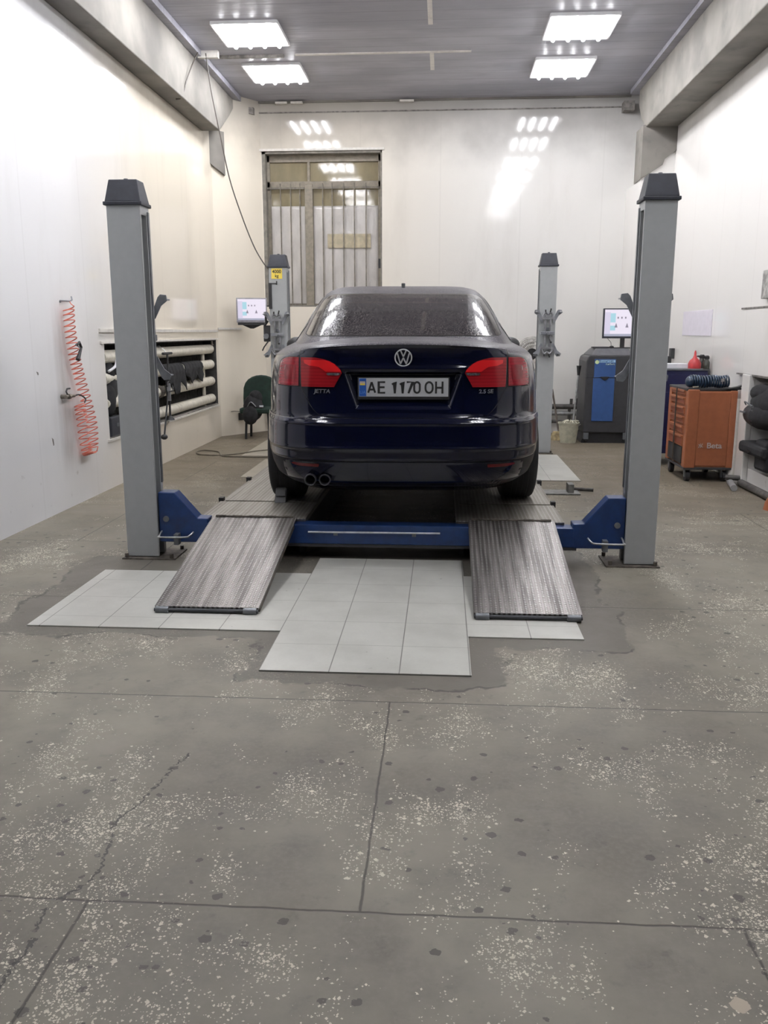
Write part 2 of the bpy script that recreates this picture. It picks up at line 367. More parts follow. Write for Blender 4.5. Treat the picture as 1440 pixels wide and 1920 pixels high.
def lamp_mat(name, col, grid=True, dk=0.5):
    t = NT(name); p = t.pos(False); x, y, z = t.sep(p)
    g = t.math('FRACT', t.math('MULTIPLY', z, 55.0))
    ln = t.ramp(t.math('ABSOLUTE', t.math('SUBTRACT', g, 0.5)), 0.32, 0.5)
    c = t.mix(t.math('MULTIPLY', ln, dk if grid else 0.0), col, tuple(a * 0.35 for a in col))
    return t.out(Base_Color=c, Roughness=0.2, Coat_Weight=0.7, Coat_Roughness=0.03, Coat_IOR=1.3, Specular_IOR_Level=0.25)
M['lampdark'] = lamp_mat('lamp_lens_dark', (0.27, 0.009, 0.018))
M['lampred'] = lamp_mat('lamp_lens_red', (0.62, 0.016, 0.018), False)
M['lampmid'] = lamp_mat('lamp_lens_mid', (0.27, 0.010, 0.014))
M['lampglow'] = lamp_mat('lamp_lens_inset', (0.20, 0.015, 0.02), False)
M['reflector'] = lamp_mat('reflector_lens', (0.11, 0.008, 0.008))
M['clear'] = basic('clear_lamp_insert', (0.28, 0.26, 0.28), 0.1, metal=0.6, var=0.4, scale=60)

def film_mat(name, col, crinkle=0.6):
    """plastic sheeting behind the bars: soft crinkles, glossy"""
    t = NT(name); p = t.pos(); n = t.noise(t.scaled(p, (2.0, 1, 0.9)), 2.6, 5.0, 0.6)
    c = t.mix(t.ramp(n, 0.35, 0.7), tuple(a * 0.82 for a in col), col)
    t.bump(n, crinkle, 0.03)
    return t.out(Base_Color=c, Roughness=0.16, Specular_IOR_Level=0.6)
M['sheet'] = film_mat('grey_plastic_sheet', (0.66, 0.63, 0.60))
M['pane'] = film_mat('yellowed_pane', (0.27, 0.23, 0.145), 0.03)
M['pane'].node_tree.nodes['Principled BSDF'].inputs['Roughness'].default_value = 0.06

# ------------------------------------------------------------------ mesh helpers
class MB:
    def __init__(s): s.v = []; s.f = []
    def add(s, vs, fs):
        o = len(s.v); s.v += [tuple(v) for v in vs]; s.f += [tuple(i + o for i in f) for f in fs]; return s
    def box(s, x0, x1, y0, y1, z0, z1):
        vs = [(x, y, z) for z in (z0, z1) for y in (y0, y1) for x in (x0, x1)]
        return s.add(vs, [(0, 2, 3, 1), (4, 5, 7, 6), (0, 1, 5, 4), (2, 6, 7, 3), (0, 4, 6, 2), (1, 3, 7, 5)])
    def prism(s, poly, axis, a, b):
        n = len(poly)
        def mk(p, c): return {'x': (c, p[0], p[1]), 'y': (p[0], c, p[1]), 'z': (p[0], p[1], c)}[axis]
        vs = [mk(p, a) for p in poly] + [mk(p, b) for p in poly]
        fs = [tuple(range(n)), tuple(range(2 * n - 1, n - 1, -1))]
        fs += [(i, n + i, n + (i + 1) % n, (i + 1) % n) for i in range(n)]
        return s.add(vs, fs)
    def tube(s, pts, r, seg=8, closed=False, caps=True):
        pts = [Vector(p) for p in pts]; n = len(pts); rr = r if isinstance(r, (list, tuple)) else [r] * n
        prev = None; vs = []
        for i in range(n):
            if closed: d = pts[(i + 1) % n] - pts[i - 1]
            else: d = pts[min(i + 1, n - 1)] - pts[max(i - 1, 0)]
            d.normalize()
            if prev is None:
                up = Vector((0, 0, 1)) if abs(d.z) < 0.9 else Vector((1, 0, 0))
                a = d.cross(up).normalized()
            else:
                a = (prev - d * prev.dot(d)).normalized()
            prev = a; b = d.cross(a)
            for k in range(seg):
                th = 2 * PI * k / seg
                vs.append(pts[i] + (a * math.cos(th) + b * math.sin(th)) * rr[i])
        fs = []
        m = n if closed else n - 1
        for i in range(m):
            j = (i + 1) % n
            for k in range(seg):
                k2 = (k + 1) % seg
                fs.append((i * seg + k, i * seg + k2, j * seg + k2, j * seg + k))
        if not closed and caps:
            fs += [tuple(range(seg - 1, -1, -1)), tuple(range((n - 1) * seg, n * seg))]
        return s.add(vs, fs)
    def cyl(s, p0, p1, r0, r1=None, seg=20):
        return s.tube([p0, p1], [r0, r0 if r1 is None else r1], seg)
    def lathe(s, prof, c=(0, 0, 0), axis='z', seg=28, closed_ends=True):
        vs = []; n = len(prof)
        for (r, h) in prof:
            for k in range(seg):
                th = 2 * PI * k / seg; a, b = r * math.cos(th), r * math.sin(th)
                v = {'z': (a, b, h), 'y': (a, h, b), 'x': (h, a, b)}[axis]
                vs.append((v[0] + c[0], v[1] + c[1], v[2] + c[2]))
        fs = [(i * seg + k, i * seg + (k + 1) % seg, (i + 1) * seg + (k + 1) % seg, (i + 1) * seg + k) for i in range(n - 1) for k in range(seg)]
        if closed_ends: fs += [tuple(range(seg - 1, -1, -1)), tuple(range((n - 1) * seg, n * seg))]
        return s.add(vs, fs)
    def torus(s, c, R, r, axis='y', seg=36, s2=8):
        pts = []
        for k in range(seg):
            th = 2 * PI * k / seg; a, b = R * math.cos(th), R * math.sin(th)
            v = {'z': (a, b, 0), 'y': (a, 0, b), 'x': (0, a, b)}[axis]
            pts.append((v[0] + c[0], v[1] + c[1], v[2] + c[2]))
        return s.tube(pts, r, s2, closed=True)
    def ball(s, c, rx, ry, rz, seg=14, rings=9):
        prof = []
        vs = []
        for i in range(rings + 1):
            ph = PI * i / rings
            for k in range(seg):
                th = 2 * PI * k / seg
                vs.append((c[0] + rx * math.sin(ph) * math.cos(th), c[1] + ry * math.sin(ph) * math.sin(th), c[2] - rz * math.cos(ph)))
        fs = [(i * seg + k, i * seg + (k + 1) % seg, (i + 1) * seg + (k + 1) % seg, (i + 1) * seg + k) for i in range(rings) for k in range(seg)]
        return s.add(vs, fs)
    def xf(s, m):
        s.v = [tuple(m @ Vector(v)) for v in s.v]; return s
    def merge(s, o): return s.add(o.v, o.f)
    def build(s, name, mat, parent=None, bevel=0.0, smooth=False, world=False, sub=0, solid=0.0, off=-1.0):
        me = bpy.data.meshes.new(name)
        vs = s.v
        if world and parent is not None:
            inv = (Matrix.Translation(parent.location) @ parent.rotation_euler.to_matrix().to_4x4()).inverted()
            vs = [tuple(inv @ Vector(v)) for v in vs]
        me.from_pydata(vs, [], s.f); me.update()
        bm = bmesh.new(); bm.from_mesh(me)
        bmesh.ops.remove_doubles(bm, verts=bm.verts, dist=1e-6)
        bmesh.ops.recalc_face_normals(bm, faces=bm.faces)
        bm.to_mesh(me); bm.free()
        me.materials.append(mat)
        if smooth:
            for p in me.polygons: p.use_smooth = True
            if smooth == 'auto':
                me.set_sharp_from_angle(angle=math.radians(35))
        o = bpy.data.objects.new(name, me); COL.objects.link(o)
        if parent is not None: o.parent = parent
        if solid:
            m = o.modifiers.new('solid', 'SOLIDIFY'); m.thickness = solid; m.offset = off
        if bevel:
            m = o.modifiers.new('bevel', 'BEVEL'); m.width = bevel; m.segments = 2; m.limit_method = 'ANGLE'; m.harden_normals = False
        if sub:
            m = o.modifiers.new('sub', 'SUBSURF'); m.levels = sub; m.render_levels = sub
        return o

def thing(name, label, cat, loc=(0, 0, 0), rotz=0.0, group=None):
    o = bpy.data.objects.new(name, None); COL.objects.link(o)
    o.location = loc; o.rotation_euler = (0, 0, rotz); o.empty_display_size = 0.1
    o['label'] = label; o['category'] = cat
    if group: o['group'] = group
    return o
def tag(o, label, cat, group=None):
    o['label'] = label; o['category'] = cat
    if group: o['group'] = group
    return o
def struct(o, label=None):
    o['kind'] = 'structure'
    if label: o['label'] = label
    return o
def lab(o, label): o['label'] = label; return o
def dup(root, loc, rotz=None, label=None, group=None):
    r = root.copy(); COL.objects.link(r); r.location = loc
    if rotz is not None: r.rotation_euler = (0, 0, rotz)
    if label: r['label'] = label
    if group: r['group'] = group
    for ch in list(root.children):
        c = ch.copy(); COL.objects.link(c); c.parent = r
        for g in list(ch.children):
            d = g.copy(); COL.objects.link(d); d.parent = c
    return r
def text(name, s, size, mat, parent, mtx, ext=0.001, sx=1.0, bold=0.0, align='CENTER', shear=0.0):
    cu = bpy.data.curves.new(name, 'FONT'); cu.body = s; cu.size = size; cu.extrude = ext; cu.offset = bold
    cu.align_x = align; cu.align_y = 'CENTER'; cu.shear = shear
    tmp = bpy.data.objects.new(name + '_c', cu); COL.objects.link(tmp)
    dg = bpy.context.evaluated_depsgraph_get(); dg.update()
    me = bpy.data.meshes.new_from_object(tmp.evaluated_get(dg))
    bpy.data.objects.remove(tmp); bpy.data.curves.remove(cu)
    me.name = name
    me.transform(mtx @ Matrix.Diagonal((sx, 1, 1, 1)))
    me.materials.clear(); me.materials.append(mat)
    o = bpy.data.objects.new(name, me); COL.objects.link(o); o.parent = parent
    return o
FACE = Matrix.Rotation(PI / 2, 4, 'X')     # text standing up, facing -Y
def smooth_path(pts, k=8):
    pts = [Vector(p) for p in pts]; out = []
    P = [pts[0]] + pts + [pts[-1]]
    for i in range(1, len(P) - 2):
        for j in range(k):
            t = j / k; a, b, c, d = P[i - 1], P[i], P[i + 1], P[i + 2]
            out.append(0.5 * ((2 * b) + (c - a) * t + (2 * a - 5 * b + 4 * c - d) * t * t + (3 * b - a - 3 * c + d) * t ** 3))
    out.append(pts[-1]); return out

# ------------------------------------------------------------------ room shell
XL, XR, YB, YF, ZC = -2.90, 2.70, 11.85, -6.0, 4.26
struct(MB().box(XL - 0.5, XR + 0.5, YF - 0.2, YB + 0.5, -0.2, 0.0).build('floor', M['floor']))
struct(MB().box(XL - 0.5, XR + 0.5, YF - 0.2, YB + 0.5, ZC, ZC + 0.15).build('ceiling', M['ceiling']))
# left wall with the radiator niche
NL = (7.33, 11.05, 0.43, 1.25)
m = MB()
m.box(XL - 0.4, XL, 3.0, NL[0], 0, ZC); m.box(XL - 0.4, XL, NL[1], YB + 0.4, 0, ZC)
m.box(XL - 0.4, XL, NL[0], NL[1], 0, NL[2]); m.box(XL - 0.4, XL, NL[0], NL[1], NL[3], ZC)
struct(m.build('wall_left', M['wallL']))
m = MB().box(XL - 0.24, XL - 0.18, NL[0] - 0.02, NL[1] + 0.02, NL[2] - 0.02, NL[3] + 0.02)
m.box(XL - 0.2, XL - 0.004, NL[1] - 0.012, NL[1], NL[2], NL[3]).box(XL - 0.2, XL - 0.004, NL[0], NL[1], NL[3] - 0.012, NL[3])
for k in range(88):
    y = NL[0] + 0.02 + k * 0.042
    m.box(XL - 0.18, XL - 0.17, y, y + 0.02, NL[2], NL[3])
struct(m.build('trim_8', M['niche']), 'dark ribbed back of the radiator niche')
struct(MB().box(XL - 0.18, XL, NL[0] - 0.0, NL[1], NL[2] - 0.0, NL[2] + 0.012).build('trim_9', M['darktrim']), 'grimy sill of the radiator niche')
struct(MB().box(XL, XL + 0.018, NL[0] - 0.1, NL[1] + 0.05, 1.345, 1.375).build('trim_1', M['trim']), 'narrow rail above the radiator niche')
struct(MB().box(XL, XL + 0.012, NL[0] - 0.09, NL[0] + 3.8, NL[3] - 0.0, NL[3] + 0.02).build('trim_2', M['trim']), 'white edging over the radiator niche')
struct(MB().box(XL, XL + 0.015, NL[0] - 0.05, NL[1] + 0.0, NL[2] - 0.02, NL[2]).build('trim_3', M['trim']), 'edging below the radiator niche')
# angled panelled corner beside the window
CA, CB = (XL, 11.15), (-2.42, YB)
struct(MB().prism([CA, CB, (XL, YB)], 'z', 0, ZC).build('wall_corner', M['wallC']))
# back wall with the window opening
WX0, WX1, WZ0, WZ1 = -2.41, -0.83, 1.68, 3.655
m = MB()
m.box(XL, WX0, YB, YB + 0.35, 0, ZC); m.box(WX1, XR, YB, YB + 0.35, 0, ZC)
m.box(WX0, WX1, YB, YB + 0.35, 0, WZ0); m.box(WX0, WX1, YB, YB + 0.35, WZ1, ZC)
struct(m.build('wall_back', M['wallB']))
# right wall with its own radiator niche
NR = (5.6, 7.74, 0.17, 0.965)
m = MB()
m.box(XR, XR + 0.4, 3.0, NR[0], 0, ZC); m.box(XR, XR + 0.4, NR[1], YB + 0.4, 0, ZC)
m.box(XR, XR + 0.4, NR[0], NR[1], 0, NR[2]); m.box(XR, XR + 0.4, NR[0], NR[1], NR[3], ZC)
struct(m.build('wall_right', M['wallR']))
struct(MB().box(XR + 0.30, XR + 0.36, NR[0], NR[1], NR[2], NR[3]).build('trim_4', M['nichewhite']), 'back of the right niche')
struct(MB().box(XR - 0.03, XR, 5.2, 8.15, 0.985, 1.545).build('trim_5', M['wallR'], bevel=0.004), 'raised white panel above the right niche')
struct(MB().box(XR - 0.032, XR, 5.2, 8.15, 0.972, 0.985).build('trim_42', M['darktrim']), 'dark bottom edge of the raised panel')
struct(MB().box(XR - 0.034, XR, 5.2, 8.15, 1.545, 1.56).build('trim_12', M['darktrim']), 'dark top edge of the raised panel')
struct(MB().box(XL - 0.4, XR + 0.4, YF - 0.3, YF, 0, ZC).build('wall_front', M['unseen_wall']))
struct(MB().box(XL - 0.4, XL, YF, 3.0, 0, ZC).build('wall_hall_left', M['unseen_wall']))  # unseen stretch, darkened so the bumper mirrors less brightness
struct(MB().box(XR, XR + 0.4, YF, 3.0, 0, ZC).build('wall_hall_right', M['unseen_wall']))
# concrete beams under the ceiling at both sides, and their bare column heads
struct(MB().prism([(YF, 3.68), (10.75, 3.68), (11.25, 3.95), (11.75, ZC), (YF, ZC)], 'x', XL, -2.68).build('trim_6', M['concrete'], bevel=0.01), 'concrete beam along the top of the left wall')
struct(MB().prism([(YF, 3.70), (11.0, 3.70), (11.28, 3.85), (11.45, 4.05), (11.45, ZC), (YF, ZC)], 'x', 2.33, XR).build('trim_7', M['concrete'], bevel=0.01), 'concrete beam along the top of the right wall')
struct(MB().box(XL, -2.60, YF, 11.7, 4.20, ZC).build('trim_10', M['ceiling']), 'ceiling edging over the left beam')
struct(MB().box(2.25, XR, YF, 11.6, 4.21, ZC).build('trim_11', M['ceiling']), 'ceiling edging over the right beam')
# column heads
m = MB()
a0, a1 = Vector((-2.945, 11.02, 0)), Vector((-2.76, 11.28, 0)); nb = Vector((-0.08, 0.10, 0)) * 2.0
vs = [(a0.x, a0.y, 3.42), (a1.x, a1.y, 3.27), (a1.x, a1.y, 3.78), (a0.x, a0.y, 3.78)]
vs2 = [(v[0] + nb.x, v[1] + nb.y + 0.12, v[2]) for v in vs]
m.add(vs + vs2, [(0, 1, 2, 3), (7, 6, 5, 4), (0, 4, 5, 1), (1, 5, 6, 2), (2, 6, 7, 3), (3, 7, 4, 0)])
struct(m.build('trim_13', M['concrete']), 'bare concrete column head in the left corner')
m = MB().prism([(2.30, 3.12), (2.55, 3.28), (2.57, 3.34), (2.70, 3.44), (2.70, 3.72), (2.30, 3.72)], 'y', 10.98, 11.35)
struct(m.build('trim_14', M['concrete']), 'bare concrete column head in the right corner')
struct(MB().prism([(2.31, 0), (2.70, 0), (2.70, 3.44), (2.57, 3.34), (2.55, 3.28), (2.31, 3.125)], 'y', 11.02, YB).build('wall_pillar', M['wallR']), 'white panelled pillar in the right corner')
# ledge where the wall panels start, with dark end pieces
struct(MB().box(-2.45, 2.31, YB - 0.012, YB, 4.115, 4.13).build('trim_15', M['darktrim']), 'ledge along the top of the back wall')
struct(MB().box(-2.70, -2.47, YB - 0.16, YB, 4.08, 4.16).build('trim_16', M['darktrim']), 'dark bracket at the left end of the ledge')
struct(MB().box(2.20, 2.33, YB - 0.16, YB, 4.05, 4.16).build('trim_17', M['darktrim']), 'dark bracket at the right end of the ledge')
struct(MB().box(-2.45, 2.31, YB - 0.02, YB, 4.235, 4.26).build('trim_18', M['concrete']), 'ceiling edging along the back wall')
struct(MB().box(-2.46, -0.80, YB - 0.02, YB, WZ1, WZ1 + 0.03).build('trim_19', M['trim']), 'white edging above the window')
# ceiling strips
struct(MB().box(-1.63, 0.25, 9.93, 9.97, ZC - 0.012, ZC).build('trim_20', M['trim']), 'joint strip across the ceiling')
struct(MB().box(-0.19, -0.145, 8.2, 9.1, ZC - 0.012, ZC).build('trim_21', M['trim']), 'near joint strip along the ceiling')
struct(MB().box(-0.19, -0.145, 9.97, 10.58, ZC - 0.012, ZC).build('trim_22', M['trim']), 'far joint strip along the ceiling')
struct(MB().box(-2.46, -1.75, 9.93, 9.96, ZC - 0.03, ZC).build('trim_23', M['darktrim']), 'dark strip beside the left lights')
for i, (x0, x1) in enumerate(((-2.2, -2.05), (-2.0, -1.85), (-0.6, -0.42))):
    struct(MB().box(x0, x1, YB - 0.08, YB - 0.02, 4.215, 4.238).build('trim_%d' % (30 + i), M['trim']), 'small white clip under the ceiling edge')
# baseboards
struct(MB().box(XR - 0.02, XR, 5.6, 7.7, 0, 0.05).build('baseboard_right', M['darktrim']))
struct(MB().box(2.31 - 0.65, 2.31, YB - 0.02, YB, 0, 0.05).build('baseboard_back', M['darktrim']))

# window
win = struct(MB().box(WX0 - 0.01, WX1 + 0.01, YB + 0.30, YB + 0.34, WZ0 - 0.01, WZ1 + 0.01).build('window_1', M['reveal']))
m = MB()
m.box(WX0, WX0 + 0.045, YB + 0.005, YB + 0.30, WZ0, WZ1); m.box(WX1 - 0.02, WX1, YB + 0.005, YB + 0.30, WZ0, WZ1)
m.box(WX0, WX1, YB + 0.005, YB + 0.30, WZ1 - 0.03, WZ1); m.box(WX0, WX1, YB + 0.005, YB + 0.30, WZ0, WZ0 + 0.02)
m.build('reveal', M['reveal'], win)
fy0, fy1 = YB + 0.12, YB + 0.19
m = MB()
m.box(WX0 + 0.04, WX0 + 0.08, fy0, fy1, WZ0, WZ1); m.box(WX1 - 0.06, WX1 - 0.02, fy0, fy1, WZ0, WZ1)
m.box(WX0, WX1, fy0, fy1, WZ1 - 0.115, WZ1); m.box(WX0, WX1, fy0, fy1, 3.225, 3.30)
m.box(-1.83, -1.795, fy0, fy1, 3.30, WZ1 - 0.1); m.box(-1.865, -1.76, fy0 - 0.03, fy1, WZ0, 3.26)
m.box(WX0, WX1, fy0, fy1, WZ0, WZ0 + 0.02)
m.build('window_frame', M['frame'], win, bevel=0.004)
MB().box(WX0 + 0.07, -1.83, fy0 + 0.03, fy0 + 0.036, 3.29, WZ1 - 0.11).build('pane', M['pane'], win)
MB().box(-1.80, WX1 - 0.05, fy0 + 0.03, fy0 + 0.036, 3.29, WZ1 - 0.11).build('pane', M['pane'], win)
MB().box(WX0 + 0.07, WX1 - 0.05, fy0 + 0.035, fy0 + 0.04, 2.93, 3.24).build('pane', M['pane'], win)
def sheet(x0, x1):
    m = MB(); nx, nz = 24, 30; vs = []
    for i in range(nx + 1):
        for j in range(nz + 1):
            x = x0 + (x1 - x0) * i / nx; z = WZ0 + 0.02 + (2.97 - WZ0) * j / nz
            vs.append((x, fy0 + 0.022 + 0.003 * math.sin(x * 19 + z * 4) + 0.002 * math.sin(z * 11 - x * 7), z))
    fs = [(i * (nz + 1) + j, (i + 1) * (nz + 1) + j, (i + 1) * (nz + 1) + j + 1, i * (nz + 1) + j + 1) for i in range(nx) for j in range(nz)]
    return m.add(vs, fs)
a = tag(sheet(WX0 + 0.075, -1.865).build('plastic_sheet', M['sheet'], smooth=True, solid=0.003), 'grey plastic sheet hung behind the narrow left part of the window bars', 'sheet')
b = tag(sheet(-1.76, WX1 - 0.055).build('plastic_sheet', M['sheet'], smooth=True, solid=0.003), 'wide grey plastic sheet hung behind the right part of the window bars', 'sheet')
tag(MB().box(-1.57, -0.99, fy0 - 0.002, fy0 + 0.003, 2.45, 2.63).build('paper_strip', M['patch']), 'cream paper strip stuck on the plastic sheet in the window', 'paper')
gr = thing('window_grille', 'grille of thin upright bars across the tall window', 'grille', (-1.62, YB + 0.06, WZ0 + 0.02))
for x in (-2.32, -2.19, -2.055, -1.93, -1.625, -1.50, -1.35, -1.205, -1.05):
    MB().box(x - 0.007, x + 0.007, YB + 0.085, YB + 0.099, WZ0 + 0.02, 3.27).build('bar', M['bar'], gr, world=True)
MB().box(WX0 + 0.045, WX1 - 0.02, YB + 0.099, YB + 0.106, 3.20, 3.225).build('crosspiece', M['bar'], gr, world=True)
MB().box(WX0 + 0.045, WX1 - 0.02, YB + 0.099, YB + 0.106, WZ0 + 0.02, WZ0 + 0.045).build('crosspiece', M['bar'], gr, world=True)
MB().box(WX1 - 0.05, WX1 - 0.02, YB + 0.02, YB + 0.05, 2.18, 2.30).build('latch', M['black'], win)

# ceiling lights
def make_light():
    t = thing('ceiling_light', 'x', 'ceiling light', (0, 0, ZC))
    m = MB().box(-0.32, 0.32, -0.34, 0.34, -0.012, 0.0)
    for s in (-1, 1):
        m.box(s * 0.32 - 0.008, s * 0.32 + 0.008, -0.34, 0.34, -0.03, 0.0)
        m.box(-0.32, 0.32, s * 0.34 - 0.008, s * 0.34 + 0.008, -0.03, 0.0)
    m.build('housing', M['housing'], t)
    for k in range(4):
        x = -0.225 + 0.15 * k
        MB().cyl((x, -0.31, -0.04), (x, 0.31, -0.04), 0.019, seg=10).build('tube_lamp', M['tube'], t, smooth='auto')
    return t
L0 = make_light()
rows = [10.56, 9.24, 7.7, 6.25, 4.85, 3.45, 1.3]
first = True
for side, x in (('left', -1.95), ('right', 1.28)):
    for i, y in enumerate(rows):
        if i == 0: l = 'square four tube ceiling light nearest the back wall, %s side' % side
        elif i == 1: l = 'square four tube ceiling light in the second row from the back wall, %s side' % side
        else: l = 'square four tube ceiling light overhead, %s from the back wall in the %s row' % (('third', 'fourth', 'fifth', 'sixth', 'seventh', 'eighth', 'ninth')[i - 2], side)
        if first: L0.location = (x, y, ZC); L0['label'] = l; L0['group'] = 'four tube ceiling lights'; first = False
        else: dup(L0, (x, y, ZC), None, l, 'four tube ceiling lights')

# ------------------------------------------------------------------ tiled pads
def pad(poly, label, ox=0.0, oy=0.0, z=0.006, mat='tile'):
    o = bpy.data.objects
    r = MB().prism([(x - ox, y - oy) for x, y in poly], 'z', 0.0, z).build('floor_tiles', M[mat])
    r.location = (ox, oy, 0); return tag(r, label, 'tiles')
pad([(-1.93, 3.72), (-0.73, 3.72), (-0.73, 3.25), (0.13, 3.25), (0.13, 3.70), (0.645, 3.70), (0.645, 4.68), (0.13, 4.68), (0.13, 5.02), (-0.73, 5.02), (-0.73, 4.68), (-1.93, 4.68)],
    'pad of white square tiles let into the floor under both ramps', -0.73, 3.25)
pad([(0.72, 7.93), (1.28, 7.93), (1.28, 9.65), (0.72, 9.65)], 'white tile pad in front of the right rear post', 0.72, 7.93)
pad([(-1.90, 7.93), (-1.5, 7.93), (-1.5, 9.1), (-1.90, 9.1)], 'narrow pale tile pad left of the car', -1.90, 7.93, mat='tile2')
pad([(-2.22, 9.35), (-1.5, 9.35), (-1.5, 11.3), (-2.22, 11.3)], 'pale tile pad by the foot of the left rear post', -2.22, 9.35, mat='tile2')

# ------------------------------------------------------------------ the four post lift
RZ = 0.235
lift = thing('car_lift', 'four post car lift with grey posts, blue crossbeams and steel ramps', 'car lift', (-0.33, 4.97, 0))
def column(x0, x1, yf, side, mirror=False, extra=None):
    """side=+1: slot opens towards +X"""
    W = x1 - x0; D = 0.145
    if side > 0: C = [(x0, yf), (x1, yf), (x1, yf + 0.02), (x0 + 0.05, yf + 0.02), (x0 + 0.05, yf + 0.105), (x1, yf + 0.105), (x1, yf + D), (x0, yf + D)]
    else: C = [(x1, yf), (x0, yf), (x0, yf + 0.02), (x1 - 0.05, yf + 0.02), (x1 - 0.05, yf + 0.105), (x0, yf + 0.105), (x0, yf + D), (x1, yf + D)]
    m = MB().prism(C, 'z', 0.012, 2.0); m.box(x0, x1, yf, yf + D, 2.0, 2.055)
    c = m.build('column', M['post'], lift, world=True, bevel=0.003)
    def sub(mb, name, mat, **kw):
        o = mb.build(name, mat, c, **kw); return o
    L = lift.location
    def w(mb):
        mb.v = [(v[0] - L.x, v[1] - L.y, v[2] - L.z) for v in mb.v]; return mb
    # cap
    e = 0.014; t = 0.034; z0, z1, z2 = 2.045, 2.065, 2.185
    m = MB().box(x0 - e, x1 + e, yf - e, yf + D + e, z0, z1)
    b = [(x0 - 0.006, yf - 0.006), (x1 + 0.006, yf - 0.006), (x1 + 0.006, yf + D + 0.006), (x0 - 0.006, yf + D + 0.006)]
    k = 0.016
    tp = [(x0 + k, yf + k), (x1 - k, yf + k), (x1 - k, yf + D - k), (x0 + k, yf + D - k)]
    m.add([(p[0], p[1], z1) for p in b] + [(p[0], p[1], z2) for p in tp], [(0, 1, 2, 3), (7, 6, 5, 4), (0, 4, 5, 1), (1, 5, 6, 2), (2, 6, 7, 3), (3, 7, 4, 0)])
    cx, cy = (x0 + x1) / 2, yf + D / 2
    m.cyl((cx, cy, z2 - 0.005), (cx, cy, z2 + 0.012), 0.014, seg=8)
    sub(w(m), 'cap', M['cap'], bevel=0.004)
    # ladder rail inside the slot
    if side > 0: m = MB().box(x0 + 0.05, x0 + 0.10, yf + 0.035, yf + 0.09, 0.05, 2.0)
    else: m = MB().box(x1 - 0.10, x1 - 0.05, yf + 0.035, yf + 0.09, 0.05, 2.0)
    sub(w(m), 'lock_ladder', M['slot'])
    m = MB()
    if side > 0: m.box(x1 - 0.02, x1 + 0.006, yf + 0.112, yf + 0.138, 0.45, 2.02)
    else: m.box(x0 - 0.006, x0 + 0.02, yf + 0.112, yf + 0.138, 0.45, 2.02)
    sub(w(m), 'guide_rail', M['rail'])
    # foot
    if side > 0: fx0, fx1 = x0 - 0.022, x1 + 0.11
    else: fx0, fx1 = x0 - 0.11, x1 + 0.025
    m = MB().box(fx0, fx1, yf - 0.038, yf + D + 0.07, 0.0, 0.008)
    for bx in (fx0 + 0.025, fx1 - 0.025):
        for by in (yf - 0.022, yf + D + 0.045):
            m.cyl((bx, by, 0.012), (bx, by, 0.035), 0.012, seg=6)
    sub(w(m), 'base_plate', M['rust'])
    return c, w
cFL, w_ = column(-1.903, -1.709, 4.97, 1)
cFR, w_ = column(1.076, 1.251, 4.98, -1)
cBL, w_ = column(-1.945, -1.745, 9.78, 1)
cBR, w_ = column(1.04, 1.222, 9.78, -1)
lab(cFL, 'near left grey post'); lab(cFR, 'near right grey post'); lab(cBL, 'far left grey post with yellow sticker'); lab(cBR, 'far right grey post')
w_(MB().box(-1.915, -1.795, 9.774, 9.781, 1.925, 2.035)).build('capacity_sticker', M['yellow'], cBL)
mt = Matrix.Translation((-1.855 - lift.location.x, 9.7735 - 4.97, 2.0)) @ FACE
text('sticker_text', '4000', 0.05, M['ink'], cBL, mt, 0.0005, bold=0.001)
mt = Matrix.Translation((-1.855 - lift.location.x, 9.7735 - 4.97, 1.955)) @ FACE
text('sticker_text', 'kg', 0.045, M['ink'], cBL, mt, 0.0005, bold=0.001)
w_(MB().box(-1.950, -1.915, 9.765, 9.79, 1.60, 1.88).box(-1.945, -1.86, 9.768, 9.776, 1.872, 1.879).box(-1.862, -1.852, 9.76, 9.78, 1.86, 1.90)).build('cable_cover', M['black'], cBL)

